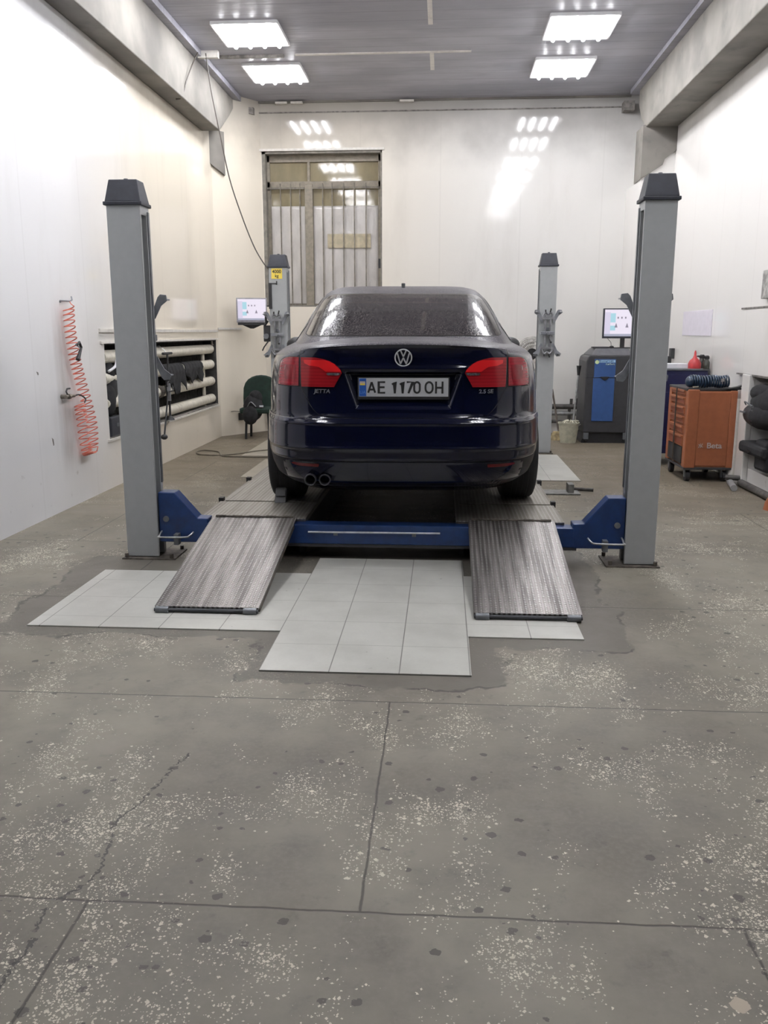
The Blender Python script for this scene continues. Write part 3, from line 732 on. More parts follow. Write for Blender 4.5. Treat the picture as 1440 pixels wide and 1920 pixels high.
def crossbeam(y0, xa, xb, near):
    yd = y0 + 0.11
    zt, zb = 0.232, 0.10
    poly = [(xa, zb - 0.005), (xa + 0.27, zb - 0.005), (xa + 0.30, zb), (xb - 0.30, zb), (xb - 0.27, zb - 0.005), (xb, zb - 0.005), (xb, 0.405), (xb - 0.10, 0.405), (xb - 0.23, zt + 0.02), (xa + 0.23, zt + 0.02), (xa + 0.10, 0.405), (xa, 0.405)]
    m = MB().prism([(xa + 0.29, zb), (xb - 0.29, zb), (xb - 0.29, zt - 0.014), (xa + 0.29, zt - 0.014)], 'y', y0, yd)
    for s, X in ((1, xa), (-1, xb)):
        pl = [(X, zb - 0.004), (X + s * 0.30, zb - 0.004), (X + s * 0.30, zt + 0.012), (X + s * 0.235, zt + 0.014), (X + s * 0.10, 0.402), (X, 0.402)]
        m.prism(pl, 'y', y0 + 0.001, yd - 0.001)
    c = m.build('crossbeam', M['blue'], lift, world=True, bevel=0.006)
    if near:
        mm = MB().cyl((-0.795, y0 - 0.012, 0.175), (-0.005, y0 - 0.012, 0.178), 0.0055, seg=8)
        w_(mm).build('rod', M['whiterod'], c)
        mm = MB()
        for x in (-0.63, -0.16): mm.box(x - 0.012, x + 0.012, y0 - 0.012, y0 + 0.0, 0.155, 0.172)
        w_(mm).build('rod_clip', M['rail'], c)
        w_(MB().box(-1.42, 0.80, y0 + 0.005, yd, zb - 0.018, zb)).build('lower_strip', M['char'], c)  # dark strip along the underside of the beam
        for s, x in ((1, xa), (-1, xb)):
            px = [(x + s * 0.015, y0 - 0.002, 0.165), (x + s * 0.012, y0 - 0.045, 0.145), (x + s * 0.02, y0 - 0.055, 0.138), (x + s * 0.17, y0 - 0.055, 0.140), (x + s * 0.20, y0 - 0.05, 0.150), (x + s * 0.215, y0 - 0.02, 0.165)]
            w_(MB().tube(smooth_path(px, 5), 0.006, 8)).build('release_handle', M['zinc'], c, smooth=True)
            w_(MB().box(x + s * 0.115 - 0.014, x + s * 0.115 + 0.014, y0 - 0.05, y0 - 0.0, 0.09, 0.155)).build('handle_bracket', M['rail'], c)
            w_(MB().cyl((x + s * 0.045, y0 - 0.008, 0.24), (x + s * 0.045, y0 + 0.01, 0.24), 0.018, seg=12)).build('bolt', M['rail'], c)
    return c
lab(crossbeam(5.0, -1.707, 1.074, True), 'near crossbeam with white rod'); lab(crossbeam(9.82, -1.743, 1.038, False), 'far crossbeam')
# runways
def runway(x0, x1, name):
    m = MB()
    # slip plate at the near end, slightly raised, then the long deck
    m.box(x0, x1, 5.085, 9.75, RZ - 0.030, RZ - 0.006)
    o = m.build('runway', M['runway'], lift, world=True, bevel=0.002); lab(o, name)
    w_(MB().box(x0, x1, 5.08, 5.60, RZ - 0.006, RZ)).build('end_plate', M['runway'], o, bevel=0.002)
    w_(MB().box(x0 + 0.03, x1 - 0.02, 5.63, 7.80, RZ - 0.006, RZ + 0.001)).build('slip_plate', M['runway'], o, bevel=0.002)
    w_(MB().box(x0 + 0.02, x0 + 0.05, 5.14, 9.73, 0.008, RZ - 0.03).box(x1 - 0.05, x1 - 0.02, 5.14, 9.73, 0.008, RZ - 0.03)).build('side_channel', M['char'], o)  # channels extended down to the floor to block light under the car
    mm = MB()
    xo = x0 if x0 < -1 else x1
    for y in (5.62, 6.45, 7.82, 8.6): mm.box(xo - 0.015, xo + 0.015, y, y + 0.05, RZ - 0.02, RZ + 0.018)
    w_(mm).build('plate_stop', M['black'], o)
    return o
RL0, RL1, RR0, RR1 = -1.485, -0.825, 0.09, 0.735
runway(RL0, RL1, 'left runway'); runway(RR0, RR1, 'right runway')
# ramps
def ramp(x0, x1, label):
    yb, yt, zt = 3.955, 5.082, 0.243
    L = math.hypot(yt - yb, zt - 0.035); ang = math.atan2(zt - 0.035, yt - yb)
    e = bpy.data.objects.new('ramp', MB().box(0, x1 - x0, 0, L, -0.010, 0).build('tmp', M['ramp']).data)
    bpy.data.objects.remove(bpy.data.objects['tmp'])
    COL.objects.link(e); e.parent = lift; lab(e, label); e.data.name = 'ramp'
    e.location = (x0 - lift.location.x, yb - lift.location.y, 0.035); e.rotation_euler = (ang, 0, 0)
    W = x1 - x0
    m = MB().box(0, 0.012, 0.02, L - 0.06, -0.035, -0.009).box(W - 0.012, W, 0.02, L - 0.06, -0.035, -0.009)
    m.build('side_flange', M['rust'], e)
    for xx in (0.008, W - 0.072):
        MB().cyl((xx, -0.012, -0.014), (xx + 0.064, -0.012, -0.014), 0.017, seg=14).build('roller', M['rail'], e, smooth='auto')
    MB().cyl((0.0, -0.012, -0.014), (W, -0.012, -0.014), 0.009, seg=10).build('axle', M['slot'], e)
    mm = MB()
    for k in range(5):
        xk = 0.02 + (W - 0.10) * k / 4
        mm.cyl((xk, L - 0.004, 0.004), (xk + 0.06, L - 0.004, 0.004), 0.008, seg=8)
    mm.cyl((0.02, L - 0.004, 0.004), (W - 0.02, L - 0.004, 0.004), 0.005, seg=8)
    mm.build('hinge', M['rust'], e)
    return e
ramp(-1.395, -0.88, 'left ramp'); ramp(0.163, 0.675, 'right ramp')

# wheel chock behind the left rear tyre
ch = thing('wheel_chock', 'dark rubber wheel chock behind the left rear tyre', 'wheel chock', (-1.07, 5.56, RZ))
MB().prism([(0.0, 0.0), (0.16, 0.0), (0.14, 0.10), (0.11, 0.125), (0.075, 0.115)], 'x', -0.038, 0.038).build('body', M['char'], ch, bevel=0.005)
MB().prism([(0.02, 0.04), (0.06, 0.095), (0.055, 0.10), (0.015, 0.045)], 'x', -0.03, 0.03).build('grip_rib', M['black'], ch)

# ------------------------------------------------------------------ the car
car = thing('car', 'dark navy sedan with wet roof and rear window standing on the lift', 'car', (-0.222, 4.86, RZ), math.radians(2.7))
CL = 4.64
ZT = [.19, .235, .27, .33, .40, .445, .458, .50, .56, .605, .622, .638, .66, .72, .80, .87, .93, .97, 1.00, 1.03, 1.048, 1.058, 1.066, 1.074, 1.082, 1.088]
WT = [.76, .81, .85, .872, .885, .889, .892, .892, .891, .889, .886, .883, .884, .884, .880, .872, .860, .845, .825, .795, .76, .74, .70, .66, .62, .58]
TT = [.20, .11, .055, .022, .008, .004, .0, .006, .008, .012, .018, .034, .043, .052, .057, .060, .064, .066, .064, .060, .060, .085, .18, .30, .42, .55]
FT = [.20, .12, .07, .03, .01, .0, .0, .0, .0, .01, .015, .02, .03, .06, .14, .30, .55, .75, .92, 1.08, 1.20, 1.28, 1.36, 1.44, 1.52, 1.6]
NT_ = [5.0] * 26
GZ = [1.02, 1.05, 1.09, 1.14, 1.20, 1.25, 1.30, 1.34, 1.37, 1.395, 1.415, 1.43, 1.445, 1.456, 1.464, 1.470]
GW = [.765, .75, .728, .705, .680, .658, .636, .617, .600, .582, .562, .538, .500, .44, .34, .16]
GR = [.42, .47, .54, .655, .80, .93, 1.075, 1.20, 1.31, 1.42, 1.52, 1.62, 1.76, 1.95, 2.15, 2.35]
GF = [1.1, 1.2, 1.32, 1.45, 1.62, 1.76, 1.90, 2.0, 2.08, 2.15, 2.2, 2.25, 2.3, 2.35, 2.4, 2.45]
def it(z, X, Y): return float(np.interp(z, X, Y))
YC = 2.3
def bodypt(a, z, off=0.0):
    """a: angle, 0 at the tail, +-90deg at the sides"""
    W, T, Fr = it(z, ZT, WT), it(z, ZT, TT), it(z, ZT, FT); n = 5.0
    ca, sa = math.cos(a), math.sin(a)
    x = (W + off) * math.copysign(abs(sa) ** (2 / n), sa)
    Ly = (YC - T + off) if ca > 0 else (CL - Fr - YC + off)
    y = YC - Ly * math.copysign(abs(ca) ** (2 / n), ca)
    return (x, y, z)
def Sy(x, z, off=0.0):
    W, T = it(z, ZT, WT), it(z, ZT, TT); n = 5.0
    q = min(abs(x) / (W), 0.9999)
    return YC - (YC - T + off) * (1 - q ** n) ** (1 / n)
def Gy(x, z, off=0.0):
    W, T = it(z, GZ, GW), it(z, GZ, GR); n = 5.5; q = min(abs(x) / W, 0.9999)
    return 2.62 - (2.62 - T + off) * (1 - q ** n) ** (1 / n)
def droop(v):
    x, y, z = v
    f = min(1.0, max(0.0, (z - 0.975) / 0.07)) * max(0.0, min(1.0, (1.4 - y) / 0.8))
    return (x, y, z - 0.030 * min(1.0, (x / 0.62) ** 2) * f)
def loops(fn, zs, N):
    m = MB(); vs = []
    for z in zs:
        for k in range(N): vs.append(fn(2 * PI * k / N, z))
    fs = [(i * N + k, i * N + (k + 1) % N, (i + 1) * N + (k + 1) % N, (i + 1) * N + k) for i in range(len(zs) - 1) for k in range(N)]
    fs += [tuple(range(N - 1, -1, -1)), tuple(range((len(zs) - 1) * N, len(zs) * N))]
    return m.add(vs, fs)
def angs(N):
    return [2 * PI * k / N for k in range(N)]
def body_loop(a, z):
    # spread the samples evenly along the superellipse
    return bodypt(a, z)
def remap(k, N):
    # angle list that keeps the flat tail and the corners well sampled
    t = k / N * 4; q = int(t); f = t - q
    f2 = 0.5 * (1 - math.cos(PI * f)) ; f2 = 0.35 * f + 0.65 * f2 if True else f
    s = f2
    # tangent-like spread
    return (q + s) * PI / 2
N = 160
m = MB(); vs = []
zs = sorted(set(ZT + [.21, .25, .30, .365, .42, .53, .58, .69, .76, .84, .90, .95, .985, 1.015, 1.04]))
for z in zs:
    for k in range(N): vs.append(droop(bodypt(remap(k, N), z)))
fs = [(i * N + k, i * N + (k + 1) % N, (i + 1) * N + (k + 1) % N, (i + 1) * N + k) for i in range(len(zs) - 1) for k in range(N)]
fs += [tuple(range(N - 1, -1, -1)), tuple(range((len(zs) - 1) * N, len(zs) * N))]
m.add(vs, fs)
body = m.build('body_shell', M['paint'], car, smooth=True)
# wheel arches cut out
cut = []
for yw in (1.02, 3.67):
    for s in (-1, 1):
        c = MB().cyl((s * 0.56, yw, 0.31), (s * 1.2, yw, 0.31), 0.358, seg=48).build('cut', M['under'])
        c.parent = car; cut.append(c)
        b_ = body.modifiers.new('b', 'BOOLEAN'); b_.object = c; b_.operation = 'DIFFERENCE'; b_.solver = 'EXACT'
c = MB().prism([(-0.335, 0.889), (-0.262, 0.690), (0.262, 0.690), (0.335, 0.889)], 'y', -0.2, 0.16).build('cut', M['under']); c.parent = car; cut.append(c)
b_ = body.modifiers.new('b', 'BOOLEAN'); b_.object = c; b_.operation = 'DIFFERENCE'; b_.solver = 'EXACT'
dg = bpy.context.evaluated_depsgraph_get(); dg.update()
me = bpy.data.meshes.new_from_object(body.evaluated_get(dg))
body.modifiers.clear(); body.data = me; me.name = 'body_shell'
for c in cut: bpy.data.objects.remove(c)
for p in me.polygons: p.use_smooth = True
me.set_sharp_from_angle(angle=math.radians(40))
# cabin
def cabpt(a, z, off=0.0):
    W, T, Fr = it(z, GZ, GW), it(z, GZ, GR), it(z, GZ, GF); n = 5.5; YM = 2.62
    ca, sa = math.cos(a), math.sin(a)
    x = (W + off) * math.copysign(abs(sa) ** (2 / n), sa)
    Ly = (YM - T + off) if ca > 0 else max(0.02, CL - Fr - YM + off)
    return (x, YM - Ly * math.copysign(abs(ca) ** (2 / n), ca), z)
m = MB(); vs = []; zs = sorted(set(GZ + [1.07, 1.115, 1.17, 1.225, 1.275, 1.32, 1.355, 1.38]))
for z in zs:
    for k in range(N): vs.append(cabpt(remap(k, N), z))
m.add(vs, [(i * N + k, i * N + (k + 1) % N, (i + 1) * N + (k + 1) % N, (i + 1) * N + k) for i in range(len(zs) - 1) for k in range(N)] + [tuple(range((len(zs) - 1) * N, len(zs) * N))])
m.build('cabin_roof', M['paint'], car, smooth=True)
def patch(fn, rows, nx, off, name, mat, parent=car, th=0.004, sub=1, close=None):
    """rows: list of (z, x0, x1); fn(x,z,off)->y"""
    rows2 = []
    for i in range(len(rows) - 1):
        for j in range(sub):
            t = j / sub; rows2.append(tuple(rows[i][q] + (rows[i + 1][q] - rows[i][q]) * t for q in range(3)))
    rows2.append(rows[-1]); m = MB(); vs = []
    for (z, x0, x1) in rows2:
        for k in range(nx + 1):
            x = x0 + (x1 - x0) * k / nx; vs.append((x, fn(x, z, off), z))
    if fn is not Gy: vs = [droop(v) for v in vs]
    n1 = nx + 1
    fs = [(i * n1 + k, i * n1 + k + 1, (i + 1) * n1 + k + 1, (i + 1) * n1 + k) for i in range(len(rows2) - 1) for k in range(nx)]
    m.add(vs, fs)
    # wall it in so that the piece has real thickness
    o = len(m.v); k0 = len(vs)
    back = [(v[0], v[1] + th, v[2]) for v in vs]
    m.v += back
    m.f += [tuple(i + k0 for i in reversed(f)) for f in fs]
    R_ = len(rows2)
    edge = [k for k in range(n1)] + [i * n1 + nx for i in range(1, R_)] + [(R_ - 1) * n1 + k for k in range(nx - 1, -1, -1)] + [i * n1 for i in range(R_ - 2, 0, -1)]
    for i in range(len(edge)):
        a, b = edge[i], edge[(i + 1) % len(edge)]; m.f.append((a, a + k0, b + k0, b))
    ob = m.build(name, mat, parent, smooth='auto'); return ob
# rear window: outline tapers and has rounded corners
rw = []
for z, x in ((1.092, .590), (1.097, .612), (1.105, .622), (1.14, .615), (1.20, .600), (1.26, .583), (1.31, .565), (1.34, .552), (1.358, .538), (1.368, .515), (1.374, .47)):
    rw.append((z, -x, x))
patch(Gy, [(z - (0.004 if i == 0 else 0) + (0.004 if i == len(rw) - 1 else 0), a - 0.010, b + 0.010) for i, (z, a, b) in enumerate(rw)], 60, 0.002, 'window_seal', M['seam'], sub=3)
patch(Gy, rw, 60, 0.005, 'rear_window', M['glass'], sub=4)
# side windows
def side_win(s, y0, y1, z0, z1, name):
    m = MB(); vs = []; nx, nz = 24, 10
    for j in range(nz + 1):
        z = z0 + (z1 - z0) * j / nz
        W = it(z, GZ, GW); T = it(z, GZ, GR)
        a0 = max(y0, T + 0.28 + 0.12 * j / nz) if y0 < 1.5 else y0
        for k in range(nx + 1):
            y = a0 + (y1 - (0.5 if y1 > 3.0 else 0) * (j / nz) - a0) * k / nx
            if y < 2.62: q = min((2.62 - y) / (2.62 - T), 0.999)
            else: q = min((y - 2.62) / max(0.1, CL - it(z, GZ, GF) - 2.62), 0.999)
            x = W * (1 - q ** 5.5) ** (1 / 5.5) + 0.004
            vs.append((s * x, y, z))
    m.add(vs, [(j * (nx + 1) + k, j * (nx + 1) + k + 1, (j + 1) * (nx + 1) + k + 1, (j + 1) * (nx + 1) + k) for j in range(nz) for k in range(nx)])
    m.build(name, M['sideglass'], car, smooth=True, solid=0.003)
for s in (-1, 1):
    side_win(s, 1.0, 2.05, 1.06, 1.36, 'side_window'); side_win(s, 2.13, 3.35, 1.06, 1.36, 'side_window')
m = MB(); vs = []
for j in range(9):
    z = 1.10 + 0.28 * j / 8; W = it(z, GZ, GW); Ly = CL - it(z, GZ, GF) - 2.62
    for k in range(31):
        x = (-0.9 + 1.8 * k / 30) * W; vs.append((x, 2.62 + Ly * (1 - (abs(x) / W) ** 5.5) ** (1 / 5.5) + 0.004, z))
m.add(vs, [(j * 31 + k, j * 31 + k + 1, (j + 1) * 31 + k + 1, (j + 1) * 31 + k) for j in range(8) for k in range(30)])
m.build('windscreen', M['sideglass'], car, smooth=True, solid=0.003)
MB().prism([(1.60, 1.425), (1.78, 1.438), (1.74, 1.445), (1.66, 1.458), (1.63, 1.462)], 'x', -0.014, 0.014).build('roof_antenna', M['black'], car, bevel=0.004)

# rear lid: one pressed panel with the number plate recess
def rec_depth(x, z):
    # convex trapezoid, distance inside it
    d = min(0.893 - z, z - 0.683, (0.345 - abs(x) + (z - 0.893) * 0.36))
    if d <= 0: return 0.0
    top = min((0.893 - z) / 0.016, 1.0); oth = min(min(z - 0.683, 0.345 - abs(x) + (z - 0.893) * 0.36) / 0.045, 1.0)
    s = lambda t: t * t * (3 - 2 * t)
    return 0.034 * s(top) * s(oth)
def lid_y(x, z, off):
    y = Sy(x, z, off) + rec_depth(x, z)
    # crisp pressed crease under the badge and the small lip at the top
    y -= 0.007 * math.exp(-((z - 0.912) / 0.014) ** 2) * max(0.0, 1 - (abs(x) / 0.42) ** 8)
    y -= 0.010 * math.exp(-((z - 1.046) / 0.012) ** 2)
    return y
lid = [(0.636, .30), (0.638, .40), (0.642, .445), (0.652, .478), (0.668, .500), (0.69, .520), (0.72, .540), (0.76, .562), (0.80, .584), (0.84, .590), (0.90, .592), (0.96, .592), (1.01, .592), (1.035, .590), (1.046, .588), (1.052, .584)]
patch(lambda x, z, off: Sy(x, z, off) + rec_depth(x, z) + (0.006 if rec_depth(x, z) > 0 else 0), [(z - (0.006 if i == 0 else 0), -x - 0.006, x + 0.006) for i, (z, x) in enumerate(lid)], 160, 0.0015, 'lid_gap', M['seam'], sub=6)
lid2 = []
zz = 0.636
while zz < 1.052: lid2.append((zz, -float(np.interp(zz, [a for a, b in lid], [b for a, b in lid])), float(np.interp(zz, [a for a, b in lid], [b for a, b in lid])))); zz += 0.0045
bootlid = patch(lid_y, lid2, 200, 0.006, 'boot_lid', M['paint'], th=0.004)
# rear bumper skin
def ang_patch(zs, a0, a1, nx, off, name, mat, fn=bodypt, parent=car):
    m = MB(); vs = []
    for z in zs:
        o_ = off(z) if callable(off) else off
        for k in range(nx + 1): vs.append(fn(a0 + (a1 - a0) * k / nx, z, o_))
    n1 = nx + 1
    m.add(vs, [(i * n1 + k, i * n1 + k + 1, (i + 1) * n1 + k + 1, (i + 1) * n1 + k) for i in range(len(zs) - 1) for k in range(nx)])
    return m.build(name, mat, parent, smooth='auto', solid=0.004, off=0)
amax = math.acos(((YC - 0.63) / YC) ** 2.5)
def boff(z):
    o = 0.006
    o += 0.007 * (1 / (1 + math.exp((z - 0.455) / 0.004))) * -1 + 0.007
    o += 0.0045 * math.exp(-((z - 0.606) / 0.009) ** 2)
    o += 0.004 * math.exp(-((z - 0.464) / 0.008) ** 2)
    o -= 0.010 / (1 + math.exp((z - 0.388) / 0.004))
    return o
# even sampling across the tail
def ev(k, n, a):   # x-linear angles
    t = -1 + 2 * k / n; smax = math.sin(a) ** 0.4
    x = t * smax; return math.copysign(math.asin(min(1, abs(x) ** 2.5)), x)
def bump_skin(zs, name, mat):
    m = MB(); vs = []; nx = 140
    for z in zs:
        for k in range(nx + 1):
            a_ = ev(k, nx, amax); q_ = min(1.0, abs(bodypt(a_, z)[0]) / 0.86)
            vs.append(bodypt(a_, z, 0.003 + (boff(z) - 0.003) * (1 - q_ ** 6)))
    n1 = nx + 1
    m.add(vs, [(i * n1 + k, i * n1 + k + 1, (i + 1) * n1 + k + 1, (i + 1) * n1 + k) for i in range(len(zs) - 1) for k in range(nx)])
    return m.build(name, mat, car, smooth='auto', solid=0.004, off=0)
bump_skin(list(np.linspace(0.392, 0.632, 60)), 'rear_bumper', M['paint'])
M['valance'] = basic('dark_bumper_plastic', (0.006, 0.007, 0.012), 0.5, var=0.1, spec=0.15)
bump_skin(list(np.linspace(0.225, 0.388, 36)), 'bumper_valance', M['valance'])
# tail lamps
for s in (-1, 1):
    def rows(l): return [(z, min(s * a, s * b), max(s * a, s * b)) for z, a, b in l]
    nm = 'left' if s < 0 else 'right'
    outer = [(0.812, .602, .742), (0.83, .602, .744), (0.87, .601, .742), (0.91, .600, .736), (0.94, .600, .726), (0.958, .600, .712), (0.968, .600, .69), (0.972, .600, .66)]
    patch(Sy, rows([(z + (-.006 if i == 0 else .006 if i == len(outer) - 1 else 0), a - .016, b + .006) for i, (z, a, b) in enumerate(outer)]), 16, 0.006, 'lamp_surround', M['seam'], sub=2)
    lo = patch(Sy, rows(outer), 20, 0.011, 'side_lamp', M['lampdark'], sub=3)
    inset = [(0.845, .625, .69), (0.87, .622, .695), (0.91, .622, .695), (0.93, .622, .688)]
    patch(Sy, rows(inset), 8, 0.013, 'lamp_inset', M['lampglow'], lo, sub=2)
    inner = [(0.808, .392, .583), (0.83, .380, .585), (0.86, .362, .586), (0.886, .347, .587), (0.90, .352, .587), (0.918, .366, .587), (0.935, .385, .587), (0.952, .415, .587), (0.965, .46, .587), (0.972, .50, .587)]
    li = patch(Sy, rows(inner), 24, 0.016, 'boot_lamp', M['lampmid'], sub=3)
    bright = [(0.893, .352, .44), (0.905, .356, .455), (0.92, .372, .48), (0.927, .380, .535), (0.94, .395, .565), (0.95, .417, .567), (0.958, .445, .567)]
    patch(Sy, rows(bright), 14, 0.0185, 'brake_lens', M['lampred'], li, sub=3)
    clear = [(0.874, .362, .425), (0.880, .356, .436), (0.887, .351, .430)]
    patch(Sy, rows(clear), 8, 0.020, 'reversing_lens', M['clear'], li, sub=2)
    rf = [(0.352, .49, .60), (0.358, .485, .645), (0.366, .484, .655), (0.370, .484, .64)]
    patch(lambda x, z, off: Sy(x, z, off + boff(z)), rows(rf), 14, 0.006, 'bumper_reflector', M['reflector'], sub=2)
# number plate
py = 0.060 + 0.034 - 0.012
plx0, plx1, plz0, plz1 = -0.262, 0.262, 0.757, 0.866
M3 = Matrix.Translation((0.002, lid_y(0, 0.81, 0.006) - 0.024, 0.807)) @ Matrix.Diagonal((0.975, 1, 0.97, 1))
mk = MB().box(-0.268, 0.268, -0.003, 0.016, -0.072, 0.058)
pf = mk.xf(M3).build('plate_holder', M['black'], car, bevel=0.003)
pl = MB().box(-0.26, 0.26, -0.0055, -0.003, -0.054, 0.053).xf(M3).build('number_plate', M['plate'], car)
MB().box(-0.258, -0.217, -0.0062, -0.005, -0.052, 0.051).xf(M3).build('country_band', M['uablue'], pl)
MB().box(-0.254, -0.223, -0.0068, -0.006, 0.022, 0.034).xf(M3).build('flag', M['logo_w'], pl)
MB().box(-0.254, -0.223, -0.0068, -0.006, 0.012, 0.022).xf(M3).build('flag', M['yellow'], pl)
text('country_letters', 'UA', 0.026, M['uatext'], pl, M3 @ Matrix.Translation((-0.2375, -0.0066, -0.030)) @ FACE, 0.0004)
def ribbons(polys, wd, th=0.0006):
    m = MB()
    for pts in polys:
        n = len(pts); L_ = []; R_ = []
        for i in range(n):
            a = Vector(pts[max(i - 1, 0)]); b = Vector(pts[min(i + 1, n - 1)]); d = (b - a).normalized() if (b - a).length else Vector((1, 0))
            nn = Vector((-d.y, d.x))
            if 0 < i < n - 1:
                d1 = (Vector(pts[i]) - a).normalized(); d2 = (b - Vector(pts[i])).normalized()
                k = 1 / max(0.45, math.sqrt(max(0.0, (1 + d1.dot(d2)) / 2)))
            else: k = 1
            p = Vector(pts[i]); L_.append(p + nn * wd / 2 * k); R_.append(p - nn * wd / 2 * k)
        for i in range(n - 1):
            q = [L_[i], L_[i + 1], R_[i + 1], R_[i]]
            vs = [(v.x, -th, v.y) for v in q] + [(v.x, th, v.y) for v in q]
            m.add(vs, [(0, 1, 2, 3), (7, 6, 5, 4), (0, 4, 5, 1), (1, 5, 6, 2), (2, 6, 7, 3), (3, 7, 4, 0)])
    return m
def arc(cx, cy, rx, ry, a0, a1, n=14): return [(cx + rx * math.cos(math.radians(a0 + (a1 - a0) * i / n)), cy + ry * math.sin(math.radians(a0 + (a1 - a0) * i / n))) for i in range(n + 1)]
def glyph(c, w, h):
    if c == 'A': return [[(-w / 2, -h / 2), (0, h / 2)], [(0, h / 2), (w / 2, -h / 2)], [(-w * .32, -h * .2), (w * .32, -h * .2)]]
    if c == 'E': return [[(w / 2, h / 2), (-w / 2, h / 2), (-w / 2, -h / 2), (w / 2, -h / 2)], [(-w / 2, 0.02 * h), (w * .42, 0.02 * h)]]
    if c == '1': return [[(-w * .35, h * .27), (w * .12, h / 2), (w * .12, -h / 2 - .004)]]
    if c == '7': return [[(-w / 2, h / 2), (w / 2, h / 2), (-w * .22, -h / 2 - .003)]]
    if c == '0' or c == 'O':
        r = h * 0.3 if c == '0' else h * 0.42
        r = min(r, w / 2 * 1.6)
        return [arc(0, h / 2 - r, w / 2, r, 0, 180) + arc(0, -h / 2 + r, w / 2, r, 180, 360) + [(w / 2, h / 2 - r)]]
    if c == 'H': return [[(-w / 2, h / 2 + .004), (-w / 2, -h / 2 - .004)], [(w / 2, h / 2 + .004), (w / 2, -h / 2 - .004)], [(-w / 2, -0.02 * h), (w / 2, -0.02 * h)]]
pc = MB(); kx = 0.000426; x00 = 697
for ch_, cx, cw in (('A', 262, 96), ('E', 402, 88), ('1', 568, 80), ('1', 676, 80), ('7', 782, 84), ('0', 880, 76), ('O', 1045, 98), ('H', 1183, 88)):
    g = glyph(ch_, cw * kx, 0.0615)
    g = [[(px + (cx - x00) * kx, pz) for px, pz in r] for r in g]
    pc.merge(ribbons(g, 0.0112))
pc.xf(M3 @ Matrix.Translation((0, -0.0064, -0.001))).build('plate_characters', M['ink'], pl)
# round badge
bz = 0.972; by = lid_y(0, bz, 0.006) - 0.004
tilt = Matrix.Translation((0, by, bz)) @ Matrix.Rotation(math.radians(6), 4, 'X')
bg = MB().lathe([(0.0, 0.0), (0.047, 0.0), (0.047, 0.006), (0.0, 0.006)], (0, -0.002, 0), 'y', 32, False).xf(tilt).build('badge', M['paint'], car)
MB().torus((0, -0.004, 0), 0.0465, 0.0038, 'y', 40, 8).xf(tilt).build('badge_ring', M['chrome'], bg, smooth=True)
vw = ribbons([[(-0.0155, 0.041), (0.0, 0.0065)], [(0.0, 0.0065), (0.0155, 0.041)]], 0.0075, 0.0025)
vw.merge(ribbons([[(-0.034, 0.027), (-0.0165, -0.034)], [(-0.0165, -0.034), (0.0, 0.001)], [(0.0, 0.001), (0.0165, -0.034)], [(0.0165, -0.034), (0.034, 0.027)]], 0.0078, 0.0025))
vw.xf(tilt @ Matrix.Translation((0, -0.005, 0))).build('badge_emblem', M['chrome'], bg)
def curved_text(s, xc, z, size, name, sx, shear=0.0):
    yy = lid_y(xc, z, 0.006); sl = (lid_y(xc + 0.05, z, 0.006) - lid_y(xc - 0.05, z, 0.006)) / 0.1
    mt = Matrix.Translation((xc, yy - 0.0035, z)) @ Matrix.Rotation(math.atan(sl), 4, 'Z') @ FACE
    text(name, s, size, M['badge'], bootlid, mt, 0.0015, sx=sx, bold=0.0006, shear=shear)
curved_text('JETTA', -0.462, 0.783, 0.031, 'model_lettering', 1.15, 0.15)
curved_text('2.5 SE', 0.470, 0.783, 0.031, 'trim_lettering', 1.12, 0.05)
# exhaust tips, underside, wheels, mirrors
for x in (-0.536, -0.452):
    e = MB().lathe([(0.026, 0.30), (0.026, 0.02), (0.028, -0.004), (0.032, -0.006), (0.0345, 0.0), (0.034, 0.30)], (x, 0.045, 0.275), 'y', 24, False).build('exhaust_tip', M['char'], car, smooth='auto')
    MB().cyl((x, 0.10, 0.275), (x, 0.30, 0.275), 0.0262, seg=20).build('exhaust_bore', M['seam'], e)
MB().tube(smooth_path([(-0.49, 0.33, 0.275), (-0.49, 0.5, 0.26), (-0.40, 0.75, 0.24)]), 0.032, 10).build('exhaust_pipe', M['under'], car)
MB().box(-0.62, 0.62, 0.62, 4.1, 0.165, 0.20).box(-0.50, 0.50, 0.88, 1.14, 0.22, 0.30).box(-0.55, -0.30, 0.35, 0.75, 0.20, 0.34).build('underbody', M['under'], car)
MB().cyl((-0.66, 1.02, 0.27), (0.66, 1.02, 0.27), 0.04, seg=12).build('rear_axle', M['under'], car)
